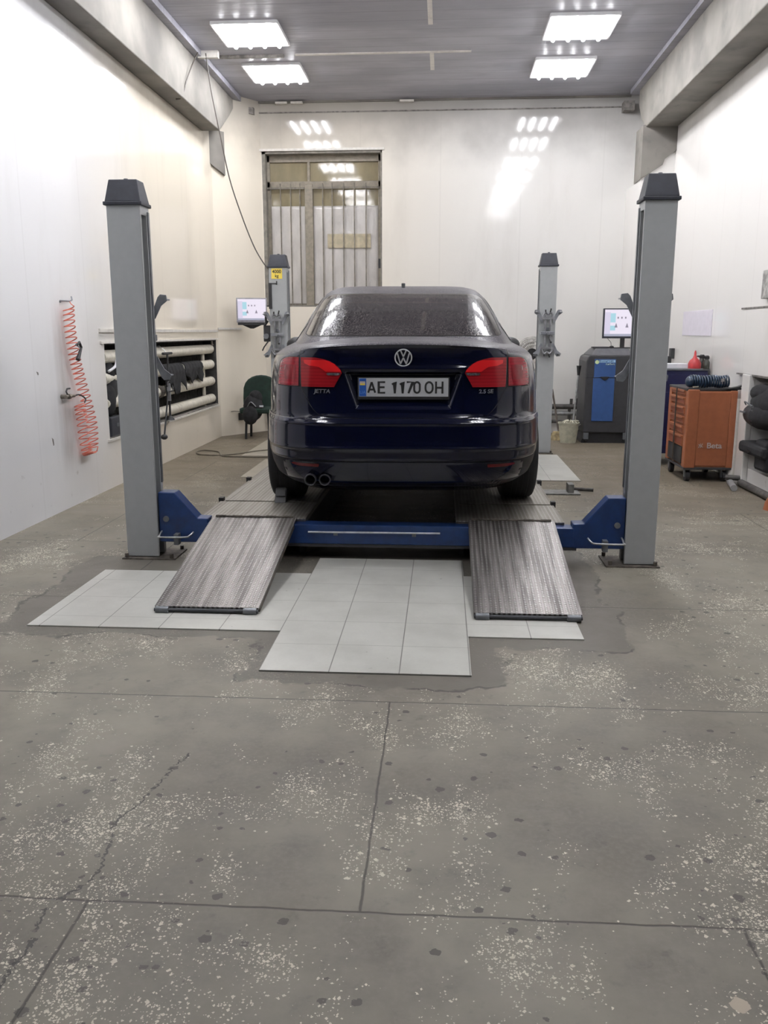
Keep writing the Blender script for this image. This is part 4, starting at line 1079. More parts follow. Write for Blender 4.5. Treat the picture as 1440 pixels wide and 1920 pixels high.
def wheel(x, y, s):
    w0, w1 = (x - 0.118, x + 0.118)
    prof = [(0.20, -0.10), (0.235, -0.108), (0.285, -0.112), (0.305, -0.104), (0.3165, -0.09), (0.320, -0.06), (0.3205, 0.0), (0.320, 0.06), (0.3165, 0.09), (0.305, 0.104), (0.285, 0.112), (0.235, 0.108), (0.20, 0.10)]
    t = MB().lathe(prof, (x, y, 0.320), 'x', 48, False)
    # four tread grooves
    o = t.build('wheel', M['rubber'], car, smooth='auto')
    g = MB()
    for q in (-0.05, -0.017, 0.017, 0.05): g.torus((x + q, y, 0.320), 0.3195, 0.0022, 'x', 48, 5)
    g.build('tread_groove', M['seam'], o)
    r = MB().lathe([(0.205, -0.10), (0.205, 0.10), (0.19, 0.105), (0.185, 0.08), (0.185, -0.08), (0.19, -0.105)], (x, y, 0.320), 'x', 40, False)
    for k in range(5):
        a = 2 * PI * k / 5
        r.tube([(x + s * 0.085, y + 0.03 * math.cos(a), 0.320 + 0.03 * math.sin(a)), (x + s * 0.08, y + 0.19 * math.cos(a), 0.320 + 0.19 * math.sin(a))], [0.026, 0.02], 8)
    r.cyl((x + s * 0.05, y, 0.32), (x + s * 0.095, y, 0.32), 0.045, seg=16)
    r.build('rim', M['rim'], o, smooth='auto')
for s in (-1, 1):
    wheel(s * 0.775, 1.02, s); wheel(s * 0.775, 3.67, s)
    mm = MB().ball((s * 0.965, 3.15, 1.0), 0.10, 0.06, 0.07).cyl((s * 0.80, 3.2, 0.96), (s * 0.92, 3.17, 0.97), 0.02, seg=8)
    mo = mm.build('door_mirror', M['black'], car, smooth=True)

# ------------------------------------------------------------------ wheel alignment clamps
def make_clamp():
    t = thing('wheel_clamp', 'x', 'wheel clamp', (0, 0, 0))
    # local: +Z up, centre at the origin, front faces -Y
    m = MB()
    for s in (-1, 1):
        m.cyl((s * 0.028, -0.02, -0.19), (s * 0.028, -0.02, 0.19), 0.008, seg=10)
        m.cyl((s * 0.028, -0.02, -0.15), (s * 0.028, -0.02, -0.04), 0.014, seg=10)
        m.cyl((s * 0.028, -0.02, 0.05), (s * 0.028, -0.02, 0.14), 0.014, seg=10)
    m.build('guide_rods', M['alu'], t, smooth='auto')
    m = MB().box(-0.075, 0.075, -0.035, -0.005, -0.018, 0.018).cyl((0, -0.07, 0), (0, 0.0, 0), 0.018, seg=14)
    m.build('centre_block', M['clampgrey'], t, bevel=0.004)
    for sz in (-1, 1):
        pts = [(-0.062, -0.02, sz * 0.15), (-0.05, -0.02, sz * 0.20), (-0.025, -0.02, sz * 0.222), (0, -0.02, sz * 0.205), (0.025, -0.02, sz * 0.222), (0.05, -0.02, sz * 0.20), (0.062, -0.02, sz * 0.15)]
        mm = MB().tube(smooth_path(pts, 4), 0.012, 8)
        mm.box(-0.07, 0.07, -0.03, -0.005, sz * 0.16 - 0.012, sz * 0.16 + 0.012)
        mm.build('clamp_bridge', M['alu'], t, smooth='auto')
        mm = MB().cyl((-0.03, -0.035, sz * 0.225), (-0.03, -0.035, sz * 0.25), 0.008, seg=8).cyl((0.02, -0.035, sz * 0.225), (0.03, -0.035, sz * 0.262), 0.008, seg=8)
        mm.build('lock_knob', M['black'], t)
        for sx in (-1, 1):
            # bent plate arm ending in a claw with a hole through it
            pl = [(0.055, 0.11), (0.073, 0.11), (0.112, 0.185), (0.150, 0.215), (0.145, 0.248), (0.108, 0.252), (0.092, 0.235), (0.052, 0.14)]
            a = MB().prism([(sx * x, sz * z) for x, z in pl], 'y', -0.026, -0.018)
            a.box(min(sx * 0.107, sx * 0.150), max(sx * 0.107, sx * 0.150), -0.075, -0.02, min(sz * 0.218, sz * 0.226), max(sz * 0.218, sz * 0.226))
            ao = a.build('arm', M['clampgrey'], t, bevel=0.002)
            MB().cyl((sx * 0.130, -0.060, sz * 0.231), (sx * 0.130, -0.020, sz * 0.231), 0.009, seg=8).build('claw_pin', M['zinc'], ao)
    MB().cyl((0, -0.05, -0.03), (0.03, -0.09, -0.09), 0.006, seg=8).ball((0.032, -0.093, -0.096), 0.012, 0.012, 0.012).build('lever', M['black'], t)
    MB().box(-0.02, 0.02, 0.0, 0.0235, 0.03, 0.06).build('hanger', M['clampgrey'], t)
    return t
c0 = make_clamp(); c0.location = (1.134, 9.755, 1.335); c0['label'] = 'four armed wheel alignment clamp hanging on the far right lift post'; 
dup(c0, (-1.858, 9.755, 1.318), None, 'four armed wheel alignment clamp hanging on the far left lift post')
dup(c0, (-1.790, 5.140, 1.315), PI, 'wheel alignment clamp poking out behind the near left lift post')
dup(c0, (1.158, 5.150, 1.315), PI, 'wheel alignment clamp poking out behind the near right lift post')
for o in list(bpy.data.objects):
    if o.name.startswith('wheel_clamp'): o['group'] = 'wheel alignment clamps'
# second bundle of clamps beside the far left post
sp = thing('sensor_head', 'dark alignment sensor head beside the far left lift post and the small screen', 'sensor', (-1.99, 9.83, 1.33))
MB().box(-0.035, 0.044, -0.04, 0.03, -0.09, 0.09).build('body', M['char'], sp, bevel=0.01)
MB().cyl((0.0, -0.06, 0.10), (0.0, -0.06, 0.20), 0.012, seg=8).cyl((-0.02, -0.05, 0.085), (0.02, -0.05, 0.14), 0.014, seg=8).build('antenna', M['black'], sp)
MB().cyl((0.0, -0.07, -0.03), (0.0, -0.04, -0.03), 0.03, seg=14).build('lens', M['clampgrey'], sp)
MB().tube([(0.02, -0.03, -0.08), (-0.03, -0.05, -0.15), (-0.05, -0.05, -0.19)], 0.008, 6).build('lever', M['black'], sp)

# ------------------------------------------------------------------ left wall objects
# radiator pipes
rad = thing('pipe_radiator', 'cream four pipe radiator in the left wall niche', 'radiator', (-2.99, 9.2, 0.43))
for z0 in (1.135, 0.945, 0.735, 0.515):
    MB().cyl((-2.968, 7.38, z0), (-2.968, 10.97, z0), 0.057, seg=20).ball((-2.968, 10.97, z0), 0.057, 0.03, 0.057).build('pipe', M['pipe'], rad, world=True, smooth='auto')
for y in (10.7, 7.5):
    MB().cyl((-2.99, y, 0.44), (-2.99, y, 1.16), 0.025, seg=12).build('connecting_pipe', M['pipe'], rad, world=True, smooth='auto')
v = MB().cyl((-2.968, 10.95, 1.14), (-2.93, 10.98, 1.20), 0.018, seg=10).cyl((-2.94, 10.97, 1.17), (-2.94, 10.97, 1.24), 0.014, seg=8).build('valve', M['brass'], rad, world=True)
# cloths draped over the second pipe
def cloth(y0, y1, drop, label, seed):
    rnd = random.Random(seed); m = MB(); vs = []; nu, nv = 22, 18
    cx, cz, r = -2.968, 0.945, 0.061
    for i in range(nu + 1):
        y = y0 + (y1 - y0) * i / nu
        dr = drop * (0.75 + 0.25 * math.sin(i * 0.55 + seed)) 
        for j in range(nv + 1):
            t = j / nv
            if t < 0.4:
                a = PI * (1 - t / 0.4); x = cx + r * math.cos(a); z = cz + r * math.sin(a)
            else:
                q = (t - 0.4) / 0.6; x = cx + r + 0.012 * math.sin(i * 0.9 + seed) * q + 0.01; z = cz - q * dr
            vs.append((x + 0.006 * math.sin(i * 1.7 + j * 0.5), y + 0.015 * math.sin(j * 0.6 + seed), z))
    n1 = nv + 1
    m.add(vs, [(i * n1 + j, (i + 1) * n1 + j, (i + 1) * n1 + j + 1, i * n1 + j + 1) for i in range(nu) for j in range(nv)])
    return tag(m.build('work_cloth', M['cloth'], smooth=True, solid=0.008, off=1), label, 'cloth')
cloth(8.90, 9.62, 0.27, 'black cloth draped over the second radiator pipe, nearest the hanging rods', 1)
cloth(9.66, 10.38, 0.18, 'black cloth draped over the second radiator pipe, nearest the corner', 4)
# things seen left of the near post
t = thing('jacket', 'dark jacket hanging in the near end of the left wall niche', 'jacket', (-2.96, 7.55, 0.75))
m = MB().ball((0, 0.0, 0.14), 0.05, 0.16, 0.20).ball((0.01, -0.06, 0.02), 0.05, 0.12, 0.16).ball((0.0, 0.08, 0.25), 0.05, 0.10, 0.06)
m.build('body', M['cloth'], t, smooth=True)
MB().tube(smooth_path([(0.04, -0.10, 0.26), (0.055, 0.02, 0.30), (0.04, 0.10, 0.36)]), 0.012, 8).build('collar', M['paper'], t, smooth=True)
t = thing('tool_case', 'small dark case standing on the sill of the left wall niche', 'case', (-2.975, 7.52, NL[2] + 0.012))
MB().box(-0.08, 0.08, -0.15, 0.14, 0.0, 0.17).build('case_body', M['cap'], t, bevel=0.01)
MB().box(0.08, 0.085, -0.03, 0.02, 0.08, 0.11).build('latch', M['rail'], t)
# depressor rods hanging in front of the radiator
t = thing('pedal_depressor', 'black pedal depressor rod with T handle hanging on the top radiator pipe', 'pedal depressor', (-2.86, 8.91, 0.44))
MB().cyl((0, 0, 0.02), (0, 0, 0.69), 0.011, seg=10).build('rod', M['black'], t)
MB().cyl((0, -0.14, 0.69), (0, 0.14, 0.69), 0.014, seg=10).build('handle', M['black'], t)
MB().lathe([(0.0, 0.0), (0.045, 0.0), (0.04, 0.02), (0.012, 0.045)], (0, 0, 0), 'z', 16, False).build('foot', M['black'], t, smooth='auto')
MB().tube([(0, 0, 0.66), (-0.03, 0.0, 0.73), (-0.08, 0, 0.765), (-0.14, 0, 0.755)], 0.005, 6).build('hook', M['zinc'], t)
MB().box(-0.016, 0.016, -0.016, 0.016, 0.20, 0.38).build('sleeve', M['clampgrey'], t, bevel=0.003)
t = thing('steering_lock', 'thin dark steering lock rod slanting down beside the pedal depressor', 'steering lock', (-2.84, 8.62, 0.28))
MB().cyl((0, 0, 0.02), (0.0, 0.20, 0.46), 0.009, seg=10).build('rod', M['black'], t)
MB().ball((0, 0, 0.015), 0.035, 0.04, 0.028).build('pad', M['black'], t, smooth=True)
MB().tube(smooth_path([(0, 0.20, 0.46), (0.02, 0.30, 0.47), (0.0, 0.34, 0.52), (-0.02, 0.28, 0.56), (0, 0.18, 0.52)]), 0.007, 8).build('hook_end', M['black'], t)
tag(MB().lathe([(0.0635, -0.05), (0.068, -0.05), (0.068, 0.05), (0.0635, 0.05)], (-2.968, 8.86, 0.735), 'y', 20, True).build('pipe_clip', M['rust']), 'brown clip round the third radiator pipe', 'pipe clip')

# spiral air hose
t = thing('air_hose', 'red coiled air hose hanging on the left wall', 'air hose', (XL + 0.05, 6.6, 1.58))
def coil_path(pts, r, turns, tilt=0.0):
    sp_ = smooth_path(pts, 30); n = len(sp_); out = []
    K = turns * 14
    for i in range(K + 1):
        f = i / K * (n - 1); a = sp_[int(f)]; b = sp_[min(int(f) + 1, n - 1)]; c = a.lerp(b, f - int(f))
        th = 2 * PI * i / 14
        out.append((c.x + r * (1 + math.cos(th)), c.y + r * math.sin(th), c.z + 0.012 * math.cos(th)))
    return out
X0 = XL + 0.012
p1 = coil_path([(X0, 6.55, 1.53), (X0, 6.55, 1.36), (X0, 6.59, 1.17), (X0, 6.66, 1.0), (X0, 6.76, 0.80), (X0, 6.84, 0.60), (X0, 6.83, 0.42)], 0.040, 27)
p2 = coil_path([(X0, 6.80, 0.385), (X0, 6.75, 0.38), (X0, 6.70, 0.41), (X0, 6.66, 0.55), (X0, 6.64, 0.70), (X0, 6.62, 0.79)], 0.040, 15)
MB().tube(p1 + p2, 0.0046, 6).build('coil', M['redhose'], t, world=True, smooth=True)
MB().tube(smooth_path([p1[0], (XL + 0.05, 6.60, 1.56), (XL + 0.03, 6.63, 1.58)]), 0.004, 6).build('hose_end', M['redhose'], t, world=True)
MB().tube(smooth_path([p2[-1], (XL + 0.07, 6.70, 0.83), (XL + 0.05, 6.64, 0.865), (XL + 0.05, 6.55, 0.865)]), 0.006, 6).build('hose_end', M['black'], t, world=True)
t = thing('wall_hook', 'small metal hook holding the top of the red hose', 'hook', (XL, 6.58, 1.58))
MB().cyl((0, -0.06, 0), (0.03, 0.05, 0), 0.006, seg=8).tube([(0.03, 0.05, 0.0), (0.04, 0.07, 0.01), (0.03, 0.085, 0.035)], 0.006, 6).cyl((0, -0.06, 0), (0, -0.06, -0.015), 0.01, seg=8).build('hook_wire', M['clampgrey'], t)
t = thing('air_tap', 'metal air tap and coupling on the left wall beside the red hose', 'air tap', (XL, 6.42, 0.865))
MB().cyl((0, 0, 0), (0.05, 0, 0), 0.016, seg=12).cyl((0.045, -0.02, 0), (0.045, 0.13, 0), 0.013, seg=12).cyl((0.045, 0.02, 0), (0.045, 0.05, 0), 0.022, seg=6).build('fitting', M['brass'], t)
MB().tube([(0.045, 0.01, 0.02), (0.05, -0.02, 0.04), (0.05, 0.0, 0.06), (0.05, 0.05, 0.06)], 0.007, 6).build('lever', M['black'], t)
t = thing('blow_gun', 'dark air blow gun hanging among the coils of the red hose', 'blow gun', (XL + 0.095, 6.60, 1.2))
MB().tube([(0, -0.05, 0.05), (0, 0.0, 0.07), (0, 0.03, 0.03)], 0.011, 8).cyl((0, 0.03, 0.03), (0, -0.05, -0.06), 0.009, 0.017, seg=10).build('body', M['black'], t)
MB().cyl((0, 0.0, 0.03), (0, -0.07, 0.055), 0.005, seg=6).build('trigger', M['clampgrey'], t)

# small wall screen on the angled corner
t = thing('wall_screen', 'small silver framed alignment screen on the wall left of the far post', 'screen', (-2.46, 11.20, 1.62), math.radians(14))
MB().box(-0.195, 0.195, 0.0, 0.04, -0.155, 0.155).build('casing', M['scr_grey'], t, bevel=0.006)
def screen(t, x0, x1, z0, z1, y):
    W, H_ = x1 - x0, z1 - z0
    s = MB().box(x0, x1, y, y + 0.003, z0, z1).build('display', M['scr_white'], t)
    def q(a, b, c, d, mat, nm='display_field'): MB().box(x0 + a * W, x0 + b * W, y - 0.001, y, z0 + c * H_, z0 + d * H_).build(nm, mat, s)
    q(0.0, 0.17, 0.08, 0.9, M['scr_side']); q(0.17, 0.32, 0.52, 0.86, M['scr_cyan']); q(0.17, 0.32, 0.22, 0.40, M['scr_cyan'])
    q(0.0, 1.0, 0.0, 0.09, M['scr_bar'], 'task_bar')
    m = MB()
    for cx in (0.39, 0.50, 0.61): m.box(x0 + (cx - 0.02) * W, x0 + (cx + 0.02) * W, y - 0.0015, y, z0 + 0.66 * H_, z0 + 0.73 * H_)
    for cx in (0.34, 0.66): m.prism([(x0 + (cx - 0.045) * W, z0 + 0.33 * H_), (x0 + (cx + 0.045) * W, z0 + 0.33 * H_), (x0 + cx * W, z0 + 0.50 * H_)], 'y', y - 0.0015, y)
    m.build('display_marks', M['scr_dark'], s)
screen(t, -0.178, 0.178, -0.125, 0.138, -0.004)
MB().box(-0.18, 0.17, -0.05, 0.10, -0.185, -0.156).prism([(-0.12, -0.186), (0.12, -0.186), (0.02, -0.23), (-0.02, -0.23)], 'y', 0.0, 0.12).build('shelf_bracket', M['black'], t)
MB().cyl((0, 0.04, 0), (0, 0.20, 0), 0.03, seg=10).build('wall_mount', M['black'], t)
struct(MB().prism([(CA[0] + 0.012, CA[1] - 0.012), (CA[0] + 0.24, CA[1] + 0.32), (CA[0] + 0.24 - 0.02, CA[1] + 0.34), (CA[0], CA[1] + 0.01)], 'z', 1.375, 1.40).build('trim_40', M['trim']), 'rail on the corner wall')
# socket on the corner wall
t = thing('wall_socket', 'black socket low on the corner wall beside the green chair', 'socket', (-2.705, 11.42, 0.24), math.radians(56))
MB().box(-0.04, 0.04, -0.045, 0.0, -0.05, 0.05).build('socket_box', M['black'], t, bevel=0.008)
MB().tube(smooth_path([(-0.01, -0.04, 0.02), (-0.03, -0.05, 0.06), (-0.10, -0.01, 0.075), (-0.16, 0.0, 0.075)]), 0.005, 6).build('cord', M['cablegr'], t)

# green chair in the corner
t = thing('chair', 'dark green chair with black things on its seat in the left corner', 'chair', (-2.36, 11.05, 0))
bk = []
for i in range(13):
    a = PI * i / 12; bk.append((0.24 * -math.cos(a), 0.50 + 0.30 * math.sin(a) ** 0.6))
MB().prism([(-0.24, 0.32)] + bk + [(0.24, 0.32)], 'y', 0.10, 0.16).build('backrest', M['green'], t, bevel=0.02)
MB().box(-0.22, 0.22, -0.22, 0.12, 0.33, 0.40).build('seat', M['green'], t, bevel=0.02)
for x, y in ((-0.14, -0.16), (0.14, -0.16), (-0.14, 0.12), (0.14, 0.12)):
    MB().cyl((x, y, 0.33), (x * 1.1, y * 1.1, 0.0), 0.016, seg=8).build('leg', M['black'], t)
t = thing('tool_bag', 'black bag slumped on the seat of the green chair', 'bag', (-2.42, 10.93, 0.40))
MB().ball((0, 0, 0.0), 0.13, 0.10, 0.17).ball((0.03, 0.02, 0.12), 0.09, 0.08, 0.10).ball((-0.02, -0.10, -0.09), 0.10, 0.06, 0.12).build('bag_body', M['cloth'], t, smooth=True)
MB().tube(smooth_path([(-0.05, -0.11, 0.02), (0.0, -0.13, 0.08), (0.06, -0.11, 0.02)]), 0.006, 6).cyl((0.10, -0.10, 0.02), (0.15, -0.09, 0.02), 0.018, seg=8).build('strap', M['alu'], t)

# cables
cb = MB().tube(smooth_path([(-2.55, 9.75, ZC - 0.03), (-2.52, 9.8, 3.88), (-2.44, 9.83, 3.4), (-2.36, 9.84, 2.98), (-2.24, 9.84, 2.60), (-2.12, 9.84, 2.29), (-2.02, 9.84, 2.11), (-1.955, 9.84, 2.03)], 8), 0.007, 6).build('hanging_cable', M['cablebl'])
tag(cb, 'thin dark cable hanging from the ceiling to the far left lift post', 'cable')
cb = MB().tube(smooth_path([(-2.60, 9.62, 4.20), (-2.63, 9.50, 4.05), (-2.665, 9.38, 3.86), (-2.70, 9.32, 3.70), (-2.76, 9.30, 3.672)], 6), 0.007, 6).build('hanging_cable', M['cablebl'])
tag(cb, 'short dark cable looping from the ceiling down over the left beam', 'cable')
t = thing('cable_clip_box', 'small white junction box under the ceiling at the left beam', 'junction box', (-2.53, 9.78, ZC - 0.06))
MB().box(-0.11, 0.11, -0.03, 0.03, -0.012, 0.06).build('box_body', M['trim'], t, bevel=0.004)
fc = MB().tube(smooth_path([(-1.95, 9.86, 0.022), (-2.0, 9.72, 0.022), (-2.12, 9.60, 0.022), (-2.26, 9.50, 0.010), (-2.45, 9.36, 0.008), (-2.70, 9.40, 0.008), (-2.80, 9.62, 0.008), (-2.74, 9.75, 0.008), (-2.55, 9.62, 0.008), (-2.42, 9.30, 0.008), (-2.2, 9.25, 0.008), (-1.95, 9.24, 0.008), (-1.7, 9.3, 0.008)], 6), 0.0075, 6).build('floor_cable', M['cablegr'])
tag(fc, 'grey cable lying looped on the floor in front of the left corner', 'cable')

# ------------------------------------------------------------------ right rear: alignment console
t = thing('alignment_console', 'charcoal wheel alignment cabinet with tall blue door panel against the back wall', 'cabinet', (2.02, 10.85, 0))
MB().prism([(-0.29, 0.13), (0.27, 0.13), (0.27, 1.03), (0.24, 1.07), (-0.24, 1.07), (-0.27, 1.05), (-0.285, 1.0)], 'y', -0.10, 0.50).build('cabinet_body', M['char'], t, bevel=0.012)
lid_ = MB().add([(-0.24, -0.09, 1.07), (0.25, -0.09, 1.07), (0.25, 0.48, 1.07), (-0.24, 0.48, 1.07), (-0.16, 0.02, 1.15), (0.24, 0.02, 1.15), (0.24, 0.45, 1.15), (-0.16, 0.45, 1.15)],
    [(0, 1, 2, 3), (7, 6, 5, 4), (0, 4, 5, 1), (1, 5, 6, 2), (2, 6, 7, 3), (3, 7, 4, 0)]).build('lid', M['lidgrey'], t, bevel=0.01)
d = MB().box(-0.190, 0.065, -0.112, -0.10, 0.805, 1.025).build('upper_door', M['blue2'], t, bevel=0.003)
d2 = MB().box(-0.197, 0.060, -0.112, -0.10, 0.275, 0.797).build('lower_door', M['blue2'], t, bevel=0.003)
MB().prism([(-0.115, 0.815), (-0.005, 0.815), (-0.03, 0.785), (-0.06, 0.770), (-0.09, 0.785)], 'y', -0.125, -0.112).build('door_handle', M['black'], d2, bevel=0.003)
MB().box(-0.29, 0.27, -0.102, -0.099, 0.799, 0.803).build('seam', M['seam'], t)
MB().box(-0.135, 0.058, -0.1135, -0.112, 0.985, 1.015).build('logo_band', M['lettercol'], d)
MB().cyl((-0.160, -0.1145, 0.990), (-0.160, -0.112, 0.990), 0.024, seg=18).build('logo', M['logocol'], d)
def small_print(x0, x1, z0, z1, n, mat):
    # lettering too small to read in the photograph: a run of tiny upright strokes
    rnd = random.Random(n); m = MB(); st = (x1 - x0) / n
    for k in range(n):
        a = x0 + k * st; top = z1 - (z1 - z0) * rnd.choice((0.0, 0.0, 0.25))
        m.box(a, a + st * 0.28, -0.1146, -0.1138, z0, top); m.box(a, a + st * 0.72, -0.1146, -0.1138, rnd.choice((z0, (z0 + z1) / 2, top - 0.003)), rnd.choice((z0 + 0.004, (z0 + z1) / 2 + 0.004, top)) + 0.001)
    return m.build('lettering', mat, d)
small_print(-0.128, 0.05, 0.991, 1.009, 12, M['blue2'])
small_print(-0.055, 0.055, 0.956, 0.976, 9, M['lettercol2'])
MB().prism([(-0.30, 0.0), (0.28, 0.0), (0.28, 0.03), (0.24, 0.13), (-0.24, 0.13), (-0.30, 0.03)], 'y', -0.06, 0.46).build('plinth', M['black'], t)
for x in (-0.25, 0.23):
    MB().box(x - 0.03, x + 0.03, -0.10, -0.06, 0.05, 0.13).build('foot_bracket', M['rail'], t)
    MB().cyl((x - 0.015, -0.06, 0.032), (x + 0.015, -0.06, 0.032), 0.032, seg=14).build('caster', M['black'], t)
t2 = thing('computer_monitor', 'black computer monitor showing a pale alignment page above the cabinet', 'monitor', (2.16, 10.97, 1.15))
MB().box(-0.215, 0.23, -0.02, 0.03, 0.12, 0.48).build('casing', M['cap'], t2, bevel=0.006)
screen(t2, -0.198, 0.213, 0.145, 0.465, -0.024)
MB().box(0.01, 0.06, 0.0, 0.04, 0.0, 0.14).box(-0.08, 0.12, -0.06, 0.10, 0.0, 0.012).build('stand', M['black'], t2)
t = thing('keyboard', 'dark keyboard lying on the lid of the alignment cabinet', 'keyboard', (1.90, 10.97, 1.15))
MB().box(-0.07, 0.13, -0.04, 0.08, 0.0, 0.02).build('keyboard_body', M['char'], t, bevel=0.004)
t = thing('computer_mouse', 'small dark mouse with cord on the alignment cabinet lid', 'mouse', (2.06, 10.94, 1.15))
MB().ball((0, 0, 0.012), 0.03, 0.045, 0.02).build('mouse_body', M['black'], t, smooth=True)
MB().tube(smooth_path([(0, 0.03, 0.02), (0.0, 0.06, 0.07), (-0.035, 0.06, 0.11), (-0.05, 0.055, 0.14)]), 0.003, 6).build('cord', M['black'], t)

# fan
t = thing('standing_fan', 'white round fan standing behind the far right lift post', 'fan', (1.085, 10.85, 0))
cg = MB()
for rr, yy in ((0.205, 0.0), (0.19, -0.03), (0.15, -0.045), (0.11, -0.052), (0.19, 0.03), (0.15, 0.045), (0.11, 0.05)):
    cg.torus((0, yy, 1.085), rr, 0.008, 'y', 40, 5)
for k in range(36):
    a = 2 * PI * k / 36
    cg.tube([(0.07 * math.cos(a), -0.055, 1.085 + 0.07 * math.sin(a)), (0.15 * math.cos(a), -0.045, 1.085 + 0.15 * math.sin(a)), (0.205 * math.cos(a), 0, 1.085 + 0.205 * math.sin(a))], 0.0045, 4)
cg.build('cage', M['fan'], t)
bl = MB()
for k in range(3):
    a = 2 * PI * k / 3
    vs = []
    for i in range(7):
        for j in range(5):
            r_ = 0.04 + 0.14 * i / 6; th = a + (j / 4 - 0.5) * 1.5; vs.append((r_ * math.cos(th), (j / 4 - 0.5) * 0.04, 1.085 + r_ * math.sin(th)))
    bl.add(vs, [(i * 5 + j, i * 5 + j + 1, (i + 1) * 5 + j + 1, (i + 1) * 5 + j) for i in range(6) for j in range(4)])
bl.build('blades', M['fan'], t, smooth=True, solid=0.003)
MB().cyl((0, -0.065, 1.085), (0, -0.01, 1.085), 0.065, seg=20).cyl((0, 0.02, 1.085), (0, 0.14, 1.085), 0.06, 0.045, seg=16).build('hub', M['black'], t)
MB().cyl((0, 0.08, 0.02), (0, 0.08, 1.03), 0.014, seg=10).build('pole', M['fan'], t)
MB().lathe([(0.0, 0.0), (0.19, 0.0), (0.18, 0.02), (0.03, 0.04)], (0, 0.08, 0), 'z', 24, False).build('base', M['fan'], t)
MB().tube(smooth_path([(0.02, 0.0, 1.03), (0.0, -0.03, 0.95), (-0.03, -0.02, 0.9)]), 0.008, 6).build('cord', M['black'], t)

# bucket with mop, broom
t = thing('bucket', 'cream plastic bucket on the floor beside the alignment cabinet', 'bucket', (1.560, 10.80, 0))
MB().lathe([(0.0, 0.0), (0.095, 0.0), (0.125, 0.235), (0.133, 0.238), (0.133, 0.255), (0.122, 0.255), (0.092, 0.012), (0.0, 0.012)], (0, 0, 0), 'z', 28, False).build('pail', M['bucket'], t, smooth='auto')
MB().tube([(0.13 * math.cos(a), 0.13 * math.sin(a) * 0.3 - 0.10, 0.24 - 0.03 * math.sin(a)) for a in np.linspace(0, PI, 12)], 0.003, 6).build('handle', M['zinc'], t)
t = thing('mop', 'mop with grey handle and black grip standing in the cream bucket', 'mop', (1.585, 10.82, 0.02))
MB().cyl((0.03, 0.0, 0.20), (0.085, 0.10, 0.82), 0.012, seg=10).build('handle', M['greypipe'], t)
MB().cyl((0.085, 0.10, 0.80), (0.088, 0.105, 0.92), 0.015, 0.03, seg=10).cyl((0.06, 0.055, 0.44), (0.066, 0.065, 0.52), 0.016, seg=10).build('grip', M['black'], t)
mm = MB().ball((0.0, 0.0, 0.20), 0.08, 0.07, 0.05)
for k in range(10):
    a = k * 0.7; mm.tube(smooth_path([(0, 0, 0.22), (0.05 * math.cos(a), 0.05 * math.sin(a), 0.25), (0.10 * math.cos(a), 0.09 * math.sin(a), 0.245 - 0.02 * (k % 3))]), 0.010, 6)
mm.build('mop_head', M['mop'], t, smooth=True)
t = thing('broom', 'broom with dark handle leaning between the right post and the bucket', 'broom', (1.46, 11.06, 0))
MB().cyl((0.02, 0.0, 0.08), (-0.01, 0.60, 0.60), 0.013, seg=10).build('handle', M['wood'], t)
MB().add([(-0.10, -0.05, 0.0), (0.10, -0.05, 0.0), (0.10, 0.05, 0.0), (-0.10, 0.05, 0.0), (-0.05, -0.02, 0.11), (0.06, -0.02, 0.11), (0.06, 0.02, 0.11), (-0.05, 0.02, 0.11)],
    [(0, 1, 2, 3), (7, 6, 5, 4), (0, 4, 5, 1), (1, 5, 6, 2), (2, 6, 7, 3), (3, 7, 4, 0)]).build('bristles', M['straw'], t)
# heating pipes along the back wall
t = thing('heating_pipes', 'dark heating pipes running low along the back wall', 'pipe', (1.7, 11.76, 0.36))
for z, r, mt_ in ((0.365, 0.035, 'darkpipe'), (0.275, 0.028, 'greypipe'), (0.165, 0.022, 'darkpipe')):
    MB().cyl((-2.4, 11.76, z), (2.30, 11.76, z), r, seg=14).build('pipe', M[mt_], t, world=True, smooth='auto')
MB().cyl((1.72, 11.76, 0.36), (1.72, 11.76, 0.47), 0.02, seg=10).build('valve', M['darkpipe'], t, world=True)
for x_ in (1.70, -1.9): MB().cyl((x_, 11.76, 0.0), (x_, 11.76, 0.34), 0.02, seg=10).build('support', M['darkpipe'], t, world=True)

# ------------------------------------------------------------------ blue cart behind the trolley
t = thing('tool_cart', 'navy blue tool cart behind the orange trolley', 'tool cart', (2.42, 9.25, 0))
MB().box(-0.27, 0.25, -0.25, 0.25, 0.12, 0.965).build('cart_body', M['navycart'], t, bevel=0.008)
MB().box(-0.28, 0.26, -0.26, 0.26, 0.965, 0.985).build('top', M['rail'], t, bevel=0.004)
for z in (0.2, 0.4, 0.6, 0.78): MB().box(-0.25, 0.23, -0.256, -0.25, z, z + 0.15).build('drawer', M['navycart'], t, bevel=0.003)
for x in (-0.22, 0.20):
    for y in (-0.2, 0.2): MB().cyl((x - 0.015, y, 0.05), (x + 0.015, y, 0.05), 0.05, seg=14).box(x - 0.01, x + 0.01, y - 0.02, y + 0.02, 0.06, 0.121).build('caster', M['black'], t)
ZT0 = 0.985
o = tag(MB().box(2.27, 2.50, 9.08, 9.30, ZT0, ZT0 + 0.045).build('papers', M['paper'], bevel=0.003), 'stack of white papers on the navy tool cart', 'papers')
t = thing('oil_bottle', 'red cone topped oil bottle on the navy tool cart', 'bottle', (2.545, 9.06, ZT0))
MB().lathe([(0.0, 0.0), (0.062, 0.0), (0.064, 0.05), (0.05, 0.08), (0.022, 0.105), (0.014, 0.13)], (0, 0, 0), 'z', 20, False).build('bottle_body', M['redplastic'], t, smooth='auto')
